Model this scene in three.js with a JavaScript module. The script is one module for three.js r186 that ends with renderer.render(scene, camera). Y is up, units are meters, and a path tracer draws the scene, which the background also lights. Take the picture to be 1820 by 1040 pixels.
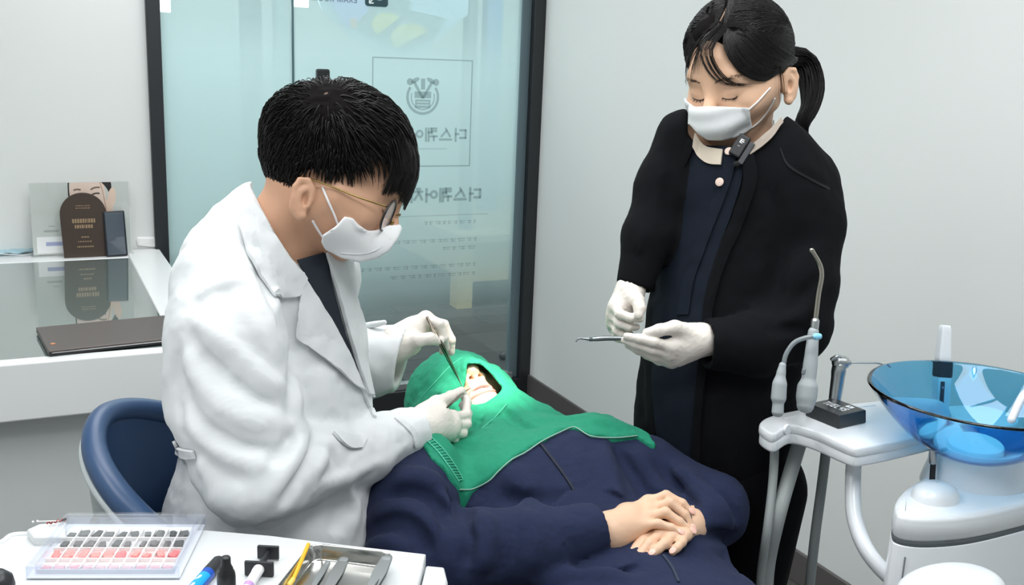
import * as THREE from 'three';
import { RoundedBoxGeometry } from 'three/addons/geometries/RoundedBoxGeometry.js';
import { mergeGeometries, mergeVertices, toCreasedNormals } from 'three/addons/utils/BufferGeometryUtils.js';
import { RectAreaLightUniformsLib } from 'three/addons/lights/RectAreaLightUniformsLib.js';
import { createNoise3D, createNoise2D } from 'simplex-noise';

// ------------------------------------------------------------------ camera
const scene = new THREE.Scene();
const DEG = Math.PI / 180;
const FOCAL = 1800, EYE = new THREE.Vector3(0, 1.5, 0);
const PITCH = 13.11 * DEG, ROLL = 2.29 * DEG, YAW = 26.1 * DEG;
const FWD = new THREE.Vector3(Math.sin(YAW) * Math.cos(PITCH), -Math.sin(PITCH), -Math.cos(YAW) * Math.cos(PITCH));
const R0 = new THREE.Vector3(Math.cos(YAW), 0, Math.sin(YAW));
const U0 = new THREE.Vector3().crossVectors(R0, FWD);
const RGT = R0.clone().multiplyScalar(Math.cos(ROLL)).addScaledVector(U0, Math.sin(ROLL));
const UPV = U0.clone().multiplyScalar(Math.cos(ROLL)).addScaledVector(R0, -Math.sin(ROLL));
const camera = new THREE.PerspectiveCamera(2 * Math.atan(520 / FOCAL) / DEG, 1820 / 1040, 0.05, 60);
camera.position.copy(EYE);
camera.up.copy(UPV);
camera.lookAt(EYE.clone().add(FWD));
scene.add(camera);

// ------------------------------------------------------------------ light and exposure
RectAreaLightUniformsLib.init();
const renderer = new THREE.WebGLRenderer();
renderer.toneMapping = THREE.LinearToneMapping;
renderer.toneMappingExposure = 0.93;
renderer.shadowMap.enabled = true;
const CEILING = 2.6;
const PANEL_LIGHT = 7.0;
// [x, z, width, depth] of the ceiling light panels of the surgery
const PANELS = [[0.35, -1.9, 1.2, 0.6], [0.35, -0.2, 1.2, 0.6], [1.1, -0.9, 0.6, 1.2], [-0.8, -1.2, 0.6, 1.2], [0.6, -3.2, 1.2, 0.6]];
const CORRIDOR_LIGHT = 17;
const CORRIDOR_PANELS = [[0.4, -5.0, 1.2, 0.6], [2.2, -5.0, 1.2, 0.6], [4.0, -5.0, 1.2, 0.6]];
const SPOT_LIGHT = 17;

// ------------------------------------------------------------------ helpers
const V = (x, y, z) => new THREE.Vector3(x, y, z);
const rayDir = (px, py) => FWD.clone().addScaledVector(RGT, (px - 910) / FOCAL).addScaledVector(UPV, -(py - 520) / FOCAL);
const at = (px, py, d) => EYE.clone().addScaledVector(rayDir(px, py), d);
const onY = (px, py, y) => { const r = rayDir(px, py); return EYE.clone().addScaledVector(r, (y - EYE.y) / r.y); };
const onZ = (px, py, z) => { const r = rayDir(px, py); return EYE.clone().addScaledVector(r, (z - EYE.z) / r.z); };
const depthOf = (p) => p.clone().sub(EYE).dot(FWD);
let seedState = 12345;
const rnd = () => { seedState = (Math.imul(seedState, 1664525) + 1013904223) >>> 0; return seedState / 4294967296; };
const rr = (a, b) => a + (b - a) * rnd();
const noise3 = createNoise3D(rnd), noise2 = createNoise2D(rnd);
const lerp = (a, b, t) => a + (b - a) * t;
const clamp = (x, a, b) => Math.min(b, Math.max(a, x));
const sstep = (a, b, x) => { const t = clamp((x - a) / (b - a), 0, 1); return t * t * (3 - 2 * t); };

function mat(color, roughness = 0.6, o = {}) {
  const m = new THREE.MeshPhysicalMaterial({ roughness, side: THREE.DoubleSide, ...o });
  m.color.set(color);
  return m;
}
const taken = {};
const numbered = (n) => { const k = (taken[n] = (taken[n] ?? -1) + 1); return k ? n + '_' + String(k).padStart(3, '0') : n; };
function mesh(name, geo, m, parent) {
  const o = new THREE.Mesh(geo, m);
  o.name = parent ? name : numbered(name);
  o.castShadow = o.receiveShadow = true;
  (parent ?? scene).add(o);
  return o;
}
function thing(name, label, category, pos = V(0, 0, 0), group) {
  const g = new THREE.Group();
  g.name = numbered(name); g.position.copy(pos);
  g.userData = { label, category };
  if (group) g.userData.group = group;
  scene.add(g);
  return g;
}
function tag(o, label, category, group) { o.userData = { ...o.userData, label, category }; if (group) o.userData.group = group; return o; }
function structure(name, geo, m, label) {
  const o = new THREE.Mesh(geo, m);
  o.name = name; o.castShadow = o.receiveShadow = true;
  o.userData = { kind: 'structure', label, category: name.split('_')[0] };
  scene.add(o);
  return o;
}
// geometry given in world coordinates, moved into a thing's own frame
const local = (geo, g) => geo.translate(-g.position.x, -g.position.y, -g.position.z);
const wpart = (name, geo, m, g, root = g) => mesh(name, local(geo, root), m, g);
const box = (x0, x1, y0, y1, z0, z1) => new THREE.BoxGeometry(x1 - x0, y1 - y0, z1 - z0).translate((x0 + x1) / 2, (y0 + y1) / 2, (z0 + z1) / 2);
const rbox = (x0, x1, y0, y1, z0, z1, r = 0.004, s = 3) => new RoundedBoxGeometry(x1 - x0, y1 - y0, z1 - z0, s, r).translate((x0 + x1) / 2, (y0 + y1) / 2, (z0 + z1) / 2);
const curve = (pts, closed = false) => new THREE.CatmullRomCurve3(pts, closed, 'centripetal');
function capTube(pts, radius, seg = 32, rs = 10) {   // round-ended tube, radius a number or a function of t
  const c = pts.length > 2 ? curve(pts) : new THREE.LineCurve3(pts[0], pts[1]);
  const rad = typeof radius === 'number' ? () => radius : radius;
  const P = [], I = [], fr = c.computeFrenetFrames(seg, false), ring = [];
  const put = (ctr, n, b, r) => { for (let j = 0; j < rs; j++) { const a = j / rs * Math.PI * 2; P.push(ctr.x + r * (Math.cos(a) * n.x + Math.sin(a) * b.x), ctr.y + r * (Math.cos(a) * n.y + Math.sin(a) * b.y), ctr.z + r * (Math.cos(a) * n.z + Math.sin(a) * b.z)); } };
  const rings = [];
  for (let i = 0; i <= seg; i++) rings.push([c.getPointAt(i / seg), i, rad(i / seg)]);
  const t0 = fr.tangents[0], t1 = fr.tangents[seg], r0 = rad(0), r1 = rad(1), all = [];
  for (const k of [0.02, 0.4, 0.75]) all.push([rings[0][0].clone().addScaledVector(t0, -r0 * 0.7 * Math.cos(Math.asin(k))), 0, r0 * k]);
  all.push(...rings);
  for (const k of [0.75, 0.4, 0.02]) all.push([rings[seg][0].clone().addScaledVector(t1, r1 * 0.7 * Math.cos(Math.asin(k))), seg, r1 * k]);
  for (const [p, i, r] of all) put(p, fr.normals[i], fr.binormals[i], r);
  for (let i = 0; i < all.length - 1; i++) for (let j = 0; j < rs; j++) {
    const a = i * rs + j, b = i * rs + (j + 1) % rs, c2 = a + rs, d = b + rs;
    I.push(a, b, c2, b, d, c2);
  }
  const g = new THREE.BufferGeometry();
  g.setAttribute('position', new THREE.Float32BufferAttribute(P, 3));
  g.setIndex(I); g.computeVertexNormals();
  return g;
}
// horizontal plate from an outline of [x, z] points, with rounded rim
function plate(pts, y0, y1, bevel = 0.004, holes = []) {
  const s = new THREE.Shape(pts.map(([x, z]) => new THREE.Vector2(x, -z)));
  for (const h of holes) s.holes.push(new THREE.Path(h.map(([x, z]) => new THREE.Vector2(x, -z))));
  const g = new THREE.ExtrudeGeometry(s, { depth: Math.max(1e-4, y1 - y0 - 2 * bevel), bevelEnabled: bevel > 0, bevelThickness: bevel, bevelSize: bevel, bevelOffset: -bevel, bevelSegments: 5, curveSegments: 8 });
  return toCreasedNormals(g.rotateX(-Math.PI / 2).translate(0, y0 + bevel, 0), 0.55);
}
const smoothLoop = (pts, n = 60) => curve(pts.map(([x, z]) => V(x, 0, z)), true).getPoints(n).slice(0, -1).map((p) => [p.x, p.z]);
const lathe = (prof, n = 48) => new THREE.LatheGeometry(prof.map(([r, y]) => new THREE.Vector2(r, y)), n);
function frameMatrix(o, x, y, z) { return new THREE.Matrix4().makeBasis(x, y, z).setPosition(o); }
function canvasTex(w, h, draw, srgb = true) {
  const c = document.createElement('canvas'); c.width = w; c.height = h;
  draw(c.getContext('2d'), w, h);
  const t = new THREE.CanvasTexture(c);
  if (srgb) t.colorSpace = THREE.SRGBColorSpace;
  t.magFilter = THREE.LinearFilter;
  return t;
}
function noiseTex(size, fn, repeat = 1, srgb = false) {
  const d = new Uint8Array(size * size * 4);
  for (let y = 0; y < size; y++) for (let x = 0; x < size; x++) {
    const v = fn(x / size, y / size), i = (y * size + x) * 4;
    const c = Array.isArray(v) ? v : [v, v, v];
    for (let k = 0; k < 3; k++) d[i + k] = clamp(c[k] * 255, 0, 255);
    d[i + 3] = 255;
  }
  const t = new THREE.DataTexture(d, size, size);
  t.wrapS = t.wrapT = THREE.RepeatWrapping; t.repeat.set(repeat, repeat);
  t.magFilter = THREE.LinearFilter; t.minFilter = THREE.LinearFilter;
  if (srgb) t.colorSpace = THREE.SRGBColorSpace;
  t.needsUpdate = true;
  return t;
}
// tiling fractal noise
function tnoise(u, v, f, oct = 3) {
  let s = 0, a = 1, t = 0;
  for (let o = 0; o < oct; o++) {
    const A = u * 2 * Math.PI, B = v * 2 * Math.PI, r = f / (2 * Math.PI);
    s += a * (noise3(Math.cos(A) * r + o * 7, Math.sin(A) * r + Math.cos(B) * r, Math.sin(B) * r + o * 3)); t += a; a *= 0.5; f *= 2;
  }
  return 0.5 + 0.5 * s / t;
}
// ------------------------------------------------------------------ the room
const WX = 2.018, WZ = -3.93, LX = -1.7, BZ = 1.6, T = 0.1;
const plasterBump = noiseTex(256, (u, v) => 0.5 * tnoise(u, v, 12, 3) + 0.5 * tnoise(u, v, 40, 2), 1);
function uvMetres(g, scale = 1) {   // box-projected uv in metres
  const p = g.attributes.position, n = g.attributes.normal, uv = new Float32Array(p.count * 2);
  for (let i = 0; i < p.count; i++) {
    const ax = Math.abs(n.getX(i)), ay = Math.abs(n.getY(i)), az = Math.abs(n.getZ(i));
    const [a, b] = ay >= ax && ay >= az ? [p.getX(i), p.getZ(i)] : ax >= az ? [p.getZ(i), p.getY(i)] : [p.getX(i), p.getY(i)];
    uv[2 * i] = a / scale; uv[2 * i + 1] = b / scale;
  }
  g.setAttribute('uv', new THREE.BufferAttribute(uv, 2));
  return g;
}
const wallMat = mat('#e3e6e4', 0.85, { bumpMap: plasterBump, bumpScale: 0.0004 });
const ceilMat = mat('#eeeeec', 0.9);
const floorTex = noiseTex(512, (u, v) => { const g = 0.26 + 0.09 * tnoise(u, v, 5, 4) + 0.05 * (tnoise(u, v, 60, 2) - 0.5); return [g * 1.02, g, g * 0.98]; }, 1, true);
const floorMat = mat('#ffffff', 0.55, { map: floorTex });
const darkTrim = mat('#24272a', 0.45);
const baseMat = mat('#5a5655', 0.5);
structure('floor', uvMetres(box(LX - T, WX + T, -0.1, 0, WZ - T, BZ + T)), floorMat, 'dark grey vinyl floor of the treatment room');
structure('ceiling', box(LX - T, WX + T, CEILING, CEILING + T, WZ - T, BZ + T), ceilMat, 'white ceiling of the treatment room');
structure('wall_right', uvMetres(box(WX, WX + T, 0, CEILING, WZ - T, BZ + T)), wallMat, 'plain pale grey wall behind the assistant');
structure('wall_left', uvMetres(box(LX - T, LX, 0, CEILING, WZ - T, BZ + T)), wallMat, 'plain pale wall on the left');
structure('wall_front', uvMetres(box(LX, WX, 0, CEILING, BZ, BZ + T)), wallMat, 'plain pale wall behind the viewer');
structure('wall_back', uvMetres(mergeGeometries([box(LX, 0.43, 0, CEILING, WZ - T, WZ), box(0.43, WX, 2.32, CEILING, WZ - T, WZ)])), wallMat, 'pale wall beside the glass partition');
structure('baseboard_right', rbox(WX - 0.012, WX, 0, 0.1, WZ, BZ, 0.003), baseMat, 'dark grey-brown baseboard along the right wall');
structure('baseboard_back', rbox(LX, 0.43, 0, 0.1, WZ, WZ + 0.012, 0.003), baseMat, 'dark grey-brown baseboard under the back wall');

// glass partition with black frame, clear pane, faded frosted film and print
{
  const g = new THREE.Group(); g.name = 'window_1'; g.position.set(1.22, 0, WZ);
  g.userData = { kind: 'structure', label: 'black-framed glass partition with teal frosted film and mirrored lettering', category: 'window' };
  scene.add(g);
  const fp = (n, geo, m) => wpart(n, geo, m, g);
  fp('frame_post', rbox(0.430, 0.478, 0, 2.32, WZ - 0.05, WZ + 0.03, 0.003), darkTrim);
  fp('frame_post', rbox(1.966, WX, 0, 2.32, WZ - 0.05, WZ + 0.03, 0.003), darkTrim);
  fp('frame_rail', rbox(0.478, 1.966, 2.26, 2.32, WZ - 0.05, WZ + 0.03, 0.003), darkTrim);
  fp('bottom_rail', rbox(0.478, 1.966, 0, 0.085, WZ - 0.05, WZ + 0.03, 0.003), darkTrim);
  fp('bottom_rail', rbox(0.478, 1.940, 0.085, 0.112, WZ - 0.03, WZ + 0.01, 0.002), mat('#a9adaf', 0.35, { metalness: 0.7 }));
  fp('side_trim', rbox(1.925, 1.966, 0.085, 2.26, WZ - 0.04, WZ - 0.002, 0.002), mat('#5d6f76', 0.4));
  const paneMat = mat('#f2f8f7', 0.02, { transmission: 1, thickness: 0, ior: 1.45 });
  fp('pane', box(0.478, 0.958, 0.11, 2.26, WZ - 0.020, WZ - 0.012), paneMat);
  fp('pane', box(0.962, 1.966, 0.11, 2.26, WZ - 0.020, WZ - 0.012), paneMat);
  fp('pane_edge', box(0.956, 0.964, 0.11, 2.26, WZ - 0.019, WZ - 0.008), mat('#4d6a70', 0.3));
  fp('door_handle', rbox(1.045, 1.095, 0.85, 1.425, WZ - 0.006, WZ + 0.028, 0.008), mat('#1b1d20', 0.4));
  // the film is frosted over the middle and fades out in a fine dot print towards the foot and the head
  const fade = canvasTex(8, 512, (c, w, h) => {
    const gr = c.createLinearGradient(0, h, 0, 0);   // bottom to top: y .11 .. 2.26
    const k = (y) => clamp((y - 0.11) / 2.15, 0, 1);
    const st = [[0.11, 0.05], [0.30, 0.10], [0.45, 0.34], [0.60, 0.72], [0.75, 0.92], [0.9, 0.97], [1.4, 0.97], [1.48, 0.90], [1.60, 0.70], [1.8, 0.52], [2.26, 0.5]];
    for (const [y, a] of st) gr.addColorStop(k(y), `rgb(${a * 255},${a * 255},${a * 255})`);
    c.fillStyle = gr; c.fillRect(0, 0, w, h);
  }, false);
  const filmMat = mat('#cbe1e2', 0.95, { transmission: 0.72, thickness: 0, alphaMap: fade, transparent: true });
  fp('frosted_film', new THREE.PlaneGeometry(0.478, 2.15).translate(0.717, 0.11 + 1.075, WZ - 0.011), filmMat);
  fp('frosted_film', new THREE.PlaneGeometry(0.962, 2.15).translate(1.443, 0.11 + 1.075, WZ - 0.011), filmMat);
  // lettering on the far face, read from behind
  const GL = {
    '더': [[1, 2, 5, 2], [1, 2, 1, 7], [1, 7, 5, 7], [6, 4.5, 8, 4.5], [8, 1, 8, 9]], '스': [[5, 1, 2, 6], [4.6, 2.5, 8, 6], [1, 8, 9, 8]],
    '퀘': [[1.5, 1, 5, 1], [5, 1, 4.5, 4.2], [1.5, 2.6, 5, 2.6], [1, 6, 5.6, 6], [3.2, 6, 3.2, 8.6], [5, 3.6, 6.8, 3.6], [6.8, 1, 6.8, 9], [8.6, 1, 8.6, 9]],
    '어': [[6, 4.5, 8, 4.5], [8, 1, 8, 9], [3, 4.5, 'o']], '치': [[2.5, 0.8, 4.5, 0.8], [1, 2.5, 6, 2.5], [3.5, 2.5, 1, 7.5], [3.6, 4, 6, 7.5], [8, 1, 8, 9]],
    '과': [[1, 1.5, 5, 1.5], [5, 1.5, 4.5, 4.5], [3, 5, 3, 7.3], [1, 7.5, 6, 7.2], [7.5, 1, 7.5, 9], [7.5, 4.5, 9.3, 4.5]],
  };
  const hangul = (c, s, x, y, h, lw) => {
    c.lineWidth = lw; c.lineCap = 'round';
    for (const ch of s) {
      for (const q of GL[ch]) {
        c.beginPath();
        if (q[2] === 'o') c.arc(x + q[0] * h / 10, y + q[1] * h / 10, h * 0.2, 0, 7); else { c.moveTo(x + q[0] * h / 10, y + q[1] * h / 10); c.lineTo(x + q[2] * h / 10, y + q[3] * h / 10); }
        c.stroke();
      }
      x += h;
    }
  };
  const X0 = 1.20, X1 = 1.90, Y0 = 0.50, Y1 = 1.78, S = 1000;
  const print = canvasTex((X1 - X0) * S, (Y1 - Y0) * S, (c, w, h) => {
    c.clearRect(0, 0, w, h);
    c.translate(w, 0); c.scale(-1, 1);               // mirrored: u runs from X1 to X0
    const X = (x) => (X1 - x) * S, Y = (y) => (Y1 - y) * S;
    c.strokeStyle = c.fillStyle = 'rgba(70,94,100,0.40)';
    c.lineWidth = 5; c.strokeRect(X(1.705), Y(1.476), 428, 432);
    // crest: wreath, open book, crossed quill and torch
    const cx = X(1.49), cy = Y(1.325);
    c.lineWidth = 11; c.beginPath(); c.arc(cx, cy, 66, -0.62, Math.PI + 0.62); c.stroke();
    c.lineWidth = 5; c.beginPath(); c.arc(cx, cy, 50, -0.3, Math.PI + 0.3); c.stroke();
    for (const s of [-1, 1]) { c.lineWidth = 12; c.beginPath(); c.moveTo(cx, cy + 5); c.lineTo(cx + s * 40, cy - 62); c.stroke(); c.beginPath(); c.arc(cx + s * 56, cy - 60, 14, 0, 7); c.fill(); c.beginPath(); c.ellipse(cx + s * 34, cy - 66, 20, 9, s * 0.5, 0, 7); c.fill(); }
    c.fillRect(cx - 9, cy - 74, 18, 44);
    c.fillRect(cx - 36, cy - 22, 72, 26); c.fillRect(cx - 33, cy + 10, 66, 34);
    c.clearRect(cx - 26, cy + 18, 52, 4); c.clearRect(cx - 26, cy + 30, 52, 4);
    hangul(c, '더스퀘어', X(1.69), Y(1.205), 64, 9);
    c.globalAlpha = 0.5; c.fillRect(X(1.60), Y(1.118), 150, 5); c.globalAlpha = 1;
    hangul(c, '더스퀘어치과', X(1.765), Y(0.955), 66, 11);
    c.globalAlpha = 0.55; c.fillRect(X(1.80), Y(0.838), 560, 4);
    let sd = 3; const q = () => { sd = (sd * 16807) % 2147483647; return sd / 2147483647; };
    for (const [y, x1, n] of [[0.812, 1.745, 9], [0.735, 1.75, 14], [0.70, 1.745, 4], [0.625, 1.75, 15], [0.585, 1.745, 11]]) {
      let x = X(x1);
      for (let k = 0; k < n; k++) { const L = 14 + q() * 26; c.fillRect(x, Y(y), L, 5); c.fillRect(x + 3, Y(y) + 9, L * 0.7, 4); c.fillRect(x + q() * L, Y(y), 4, 15); x += L + 8; if (x > w - 20) break; }
    }
  });
  // a second sheet carries the room name, further left, and its dark arrow plate
  const printMat = mat('#ffffff', 0.7, { map: print, transparent: true, alphaTest: 0 });
  fp('printed_lettering', new THREE.PlaneGeometry(X1 - X0, Y1 - Y0).translate((X0 + X1) / 2, (Y0 + Y1) / 2, WZ - 0.008), printMat);
  const room = canvasTex(512, 96, (c, w, h) => { c.clearRect(0, 0, w, h); c.translate(w, 0); c.scale(-1, 1); c.fillStyle = 'rgba(34,50,72,0.6)'; c.font = 'bold 66px sans-serif'; c.fillText('EXAM ROOM', 20, 70); });
  fp('printed_lettering', new THREE.PlaneGeometry(0.235, 0.044).translate(1.105, 1.688, WZ - 0.0075), mat('#ffffff', 0.7, { map: room, transparent: true }));
  const icon = canvasTex(128, 96, (c, w, h) => {
    c.clearRect(0, 0, w, h); c.fillStyle = '#2b4a50'; c.beginPath(); c.roundRect(0, 0, w, h, 18); c.fill();
    c.strokeStyle = '#e4eeee'; c.lineWidth = 7; c.beginPath(); c.moveTo(24, 80); c.lineTo(52, 48); c.moveTo(24, 80); c.lineTo(26, 56); c.moveTo(24, 80); c.lineTo(48, 78); c.stroke();
    c.fillStyle = '#8fa6bb'; c.beginPath(); c.ellipse(80, 44, 26, 20, 0, 0, 7); c.fill();
  });
  fp('room_sign', new THREE.PlaneGeometry(0.094, 0.07).translate(1.29, 1.704, WZ - 0.007), mat('#ffffff', 0.6, { map: icon, transparent: true }));
}

// corridor beyond the glass
const CZ0 = WZ - T - 0.02, CZ1 = -7.6, CX0 = -1.0, CX1 = 5.2;
const corrWall = mat('#dfe9ea', 0.85);
structure('corridor_wall_back', box(CX0, CX1, 0, CEILING, CZ1 - T, CZ1), corrWall, 'pale corridor wall beyond the glass partition').userData.category = 'wall';
structure('corridor_wall_left', box(CX0 - T, CX0, 0, CEILING, CZ1, CZ0), corrWall, 'end wall of the corridor on the left').userData.category = 'wall';
structure('corridor_wall_right', box(CX1, CX1 + T, 0, CEILING, CZ1, CZ0), corrWall, 'end wall of the corridor on the right').userData.category = 'wall';
structure('corridor_wall_near', box(WX + T, CX1, 0, CEILING, CZ0 - T, CZ0), corrWall, 'corridor side of the surgery wall').userData.category = 'wall';
structure('corridor_ceiling', box(CX0, CX1, CEILING, CEILING + T, CZ1, WZ - T), ceilMat, 'white corridor ceiling').userData.category = 'ceiling';
{
  const f = structure('corridor_floor', box(CX0, CX1, -0.1, -0.004, CZ1, WZ - T), mat('#2c2c2d', 0.8), 'grey wood-look plank floor of the corridor');
  f.userData.category = 'floor';
  const pm = ['#3a3b3d', '#343537', '#403f40', '#303032'].map((c, i) => mat(c, 0.42, {}));
  const geo = new RoundedBoxGeometry(1.196, 0.01, 0.176, 1, 0.002);
  for (let r = 0; r < 12; r++) for (let k = 0; k < 3; k++) {
    const o = mesh('plank', geo, pm[(r * 3 + k * 2 + (r >> 1)) % 4], f);
    o.position.set(0.55 + (r % 3) * 0.4 + k * 1.2, -0.001, WZ - T - 0.09 - r * 0.18);
  }
}
// ceiling light panels
function ceilingPanel([x, z, w, d], power, label, group) {
  const g = thing('ceiling_light', label, 'ceiling light', V(x, CEILING, z), group);
  const fm = mat('#f4f4f2', 0.5);
  for (const s of [-1, 1]) {
    mesh('frame', new THREE.BoxGeometry(w + 0.04, 0.02, 0.02).translate(0, -0.01, s * (d / 2 + 0.01)), fm, g);
    mesh('frame', new THREE.BoxGeometry(0.02, 0.02, d).translate(s * (w / 2 + 0.01), -0.01, 0), fm, g);
  }
  mesh('diffuser', new THREE.BoxGeometry(w, 0.006, d).translate(0, -0.008, 0), mat('#ffffff', 0.8, { emissive: '#ffffff', emissiveIntensity: 1.0 }), g);
  const L = new THREE.RectAreaLight('#fbfdff', power, w, d);
  L.position.set(0, -0.016, 0); g.add(L);
  L.lookAt(V(x, 0, z));
  L.castShadow = true;
}
PANELS.forEach((p, i) => ceilingPanel(p, PANEL_LIGHT, ['flat square-edged ceiling light above the patient', 'ceiling light panel above the viewer', 'lengthwise ceiling light panel near the right wall', 'lengthwise ceiling light panel near the left wall', 'ceiling light panel nearest the glass partition'][i], 'surgery ceiling lights'));
CORRIDOR_PANELS.forEach((p, i) => ceilingPanel(p, CORRIDOR_LIGHT, ['corridor ceiling light above the left end', 'corridor ceiling light above the middle', 'corridor ceiling light above the right end'][i], 'corridor ceiling lights'));
// things beyond the glass
{
  const beige = mat('#c9b48a', 0.55), g = thing('bench', 'low beige wooden bench standing in the corridor behind the glass', 'bench', V(2.75, 0, -6.0));
  wpart('bench_top', rbox(2.30, 3.6, 0.40, 0.46, -7.0, -5.45, 0.01), beige, g);
  for (const [x, z] of [[2.36, -5.52], [2.36, -6.9], [3.5, -5.52], [3.5, -6.9]]) wpart('leg', rbox(x - 0.05, x + 0.05, 0, 0.4, z - 0.06, z + 0.06, 0.006), beige, g);
  wpart('side_panel', rbox(2.32, 2.345, 0.2, 0.4, -6.9, -5.5, 0.004), beige, g);
  wpart('side_panel', rbox(2.36, 3.55, 0.16, 0.4, -5.51, -5.485, 0.004), beige, g);
  // a slanting lit display with yellow rounds on a violet-blue ground, hung in the corridor
  const d = thing('wall_print', 'blue and violet picture with yellow slices seen through the glass top', 'picture', onZ(690, 20, -5.0));
  const ex = (pts, z0, z1) => { const s = new THREE.Shape(pts.map(([px, py]) => { const p = onZ(px, py, -5.0); return new THREE.Vector2(p.x, p.y); })); return new THREE.ExtrudeGeometry(s, { depth: z1 - z0, bevelEnabled: false, curveSegments: 4 }).translate(0, 0, z0); };
  wpart('backing', ex([[548, -40], [835, -45], [832, 25], [745, 95], [700, 104], [640, 78], [575, 20]], -5.02, -5.0), mat('#b9d2e4', 0.6), d);
  wpart('violet_field', ex([[565, -30], [668, -30], [652, 22], [625, 50], [612, 45]], -5.0, -4.994), mat('#a8b2f0', 0.6), d);
  wpart('grey_field', ex([[668, -30], [730, -20], [728, 18], [790, 32], [770, 70], [720, 92], [660, 66], [628, 48], [655, 22]], -5.0, -4.995), mat('#8fa3a6', 0.6), d);
  const slice = (cx, cy, r, a0) => { const pts = []; for (let k = 0; k <= 12; k++) { const a = a0 + k / 12 * 3.4; pts.push([cx + Math.cos(a) * r * 1.15, cy + Math.sin(a) * r * 0.85]); } return pts; };
  wpart('yellow_slice', ex(slice(687, 44, 24, 2.2), -4.994, -4.988), mat('#e0d878', 0.6), d);
  wpart('yellow_slice', ex(slice(728, 68, 30, 2.4), -4.994, -4.988), mat('#dcd487', 0.6), d);
  wpart('orange_spot', ex([[622, 32], [632, 34], [633, 50], [623, 48]], -4.994, -4.988), mat('#e6a878', 0.6), d);
  // dark post and pale column of the corridor seen through the clear head of the glass
  const c1 = tag(mesh('column', rbox(onZ(835, 0, -5.6).x, onZ(851, 0, -5.6).x, 0, CEILING, -5.7, -5.6, 0.01), mat('#4d5c60', 0.5)), 'narrow dark column in the corridor right of the picture', 'column');
  tag(mesh('column', rbox(onZ(868, 0, -6.3).x, onZ(896, 0, -6.3).x, 0, CEILING, -6.4, -6.3, 0.01), mat('#5a7fa8', 0.5)), 'blue-grey banner column furthest right in the corridor', 'column');
  tag(mesh('column', rbox(onZ(430, 0, -5.9).x, onZ(465, 0, -5.9).x, 0, CEILING, -6.0, -5.9, 0.01), mat('#4a5b5e', 0.5)), 'dark corridor column left of the glass seam', 'column');
  tag(mesh('column', rbox(onZ(490, 0, -5.7).x, onZ(512, 0, -5.7).x, 0, CEILING, -5.8, -5.7, 0.01), mat('#6d7f82', 0.5)), 'grey corridor column just left of the glass seam', 'column');
  const lp = thing('wall_lamp', 'small white lit square seen through the upper left of the glass', 'lamp', onZ(293, 8, -5.2));
  wpart('lamp_face', rbox(onZ(284, 0, -5.2).x, onZ(303, 0, -5.2).x, onZ(293, 22, -5.2).y, onZ(293, -12, -5.2).y, -5.24, -5.2, 0.004), mat('#ffffff', 0.6, { emissive: '#ffffff', emissiveIntensity: 1.1 }), lp);
  const lp2 = thing('wall_lamp', 'small white lit square behind the glass seam', 'lamp', onZ(535, 2, -5.2));
  wpart('lamp_face', rbox(onZ(524, 0, -5.2).x, onZ(549, 0, -5.2).x, onZ(535, 13, -5.2).y, onZ(535, -16, -5.2).y, -5.24, -5.2, 0.004), mat('#ffffff', 0.6, { emissive: '#ffffff', emissiveIntensity: 1.1 }), lp2);
  for (const [l, px] of [[lp, 293], [lp2, 536]]) { const p = new THREE.PointLight('#ffffff', 0.15); p.position.set(0, 0, 0.06); p.castShadow = true; l.add(p); }
  tag(mesh('door_stop', new THREE.SphereGeometry(0.02, 16, 10).scale(1, 1, 1).translate(...onY(894, 633, 0.02).toArray()), mat('#1d1d1f', 0.5)), 'small black round door stop on the corridor floor', 'door stop');
}
// ------------------------------------------------------------------ desk at the back wall and what stands on it
const white = mat('#eef0f0', 0.28), DY = 0.75;
{
  const g = thing('desk', 'long white desk with a dark mirror-glass top against the back wall', 'desk', V(-0.2, 0, -3.27));
  const rim = (n, x0, x1, z0, z1) => wpart(n, rbox(x0, x1, DY - 0.145, DY, z0, z1, 0.006), white, g);
  rim('rim', -1.3, 0.445, -2.60, -2.555);
  rim('rim', 0.325, 0.445, -3.92, -2.60);
  rim('rim', -1.3, 0.325, -3.92, -3.775);
  rim('rim', -1.3, -1.2, -3.775, -2.60);
  wpart('glass_top', box(-1.2, 0.325, DY - 0.02, DY - 0.002, -3.775, -2.60), mat('#6d7a76', 0.03, { clearcoat: 1, clearcoatRoughness: 0.02, metalness: 0.0, specularIntensity: 1, ior: 2.1 }), g);
  wpart('under_panel', box(-1.2, 0.325, DY - 0.10, DY - 0.03, -3.775, -2.60), white, g);
  wpart('back_panel', rbox(-1.25, 0.40, 0, DY - 0.145, -2.66, -2.64, 0.003), mat('#dfe3e3', 0.5), g);
  wpart('side_panel', rbox(0.38, 0.40, 0, DY - 0.145, -3.9, -2.66, 0.003), white, g);
  wpart('side_panel', rbox(-1.27, -1.25, 0, DY - 0.145, -3.9, -2.76, 0.003), white, g);
}
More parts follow.
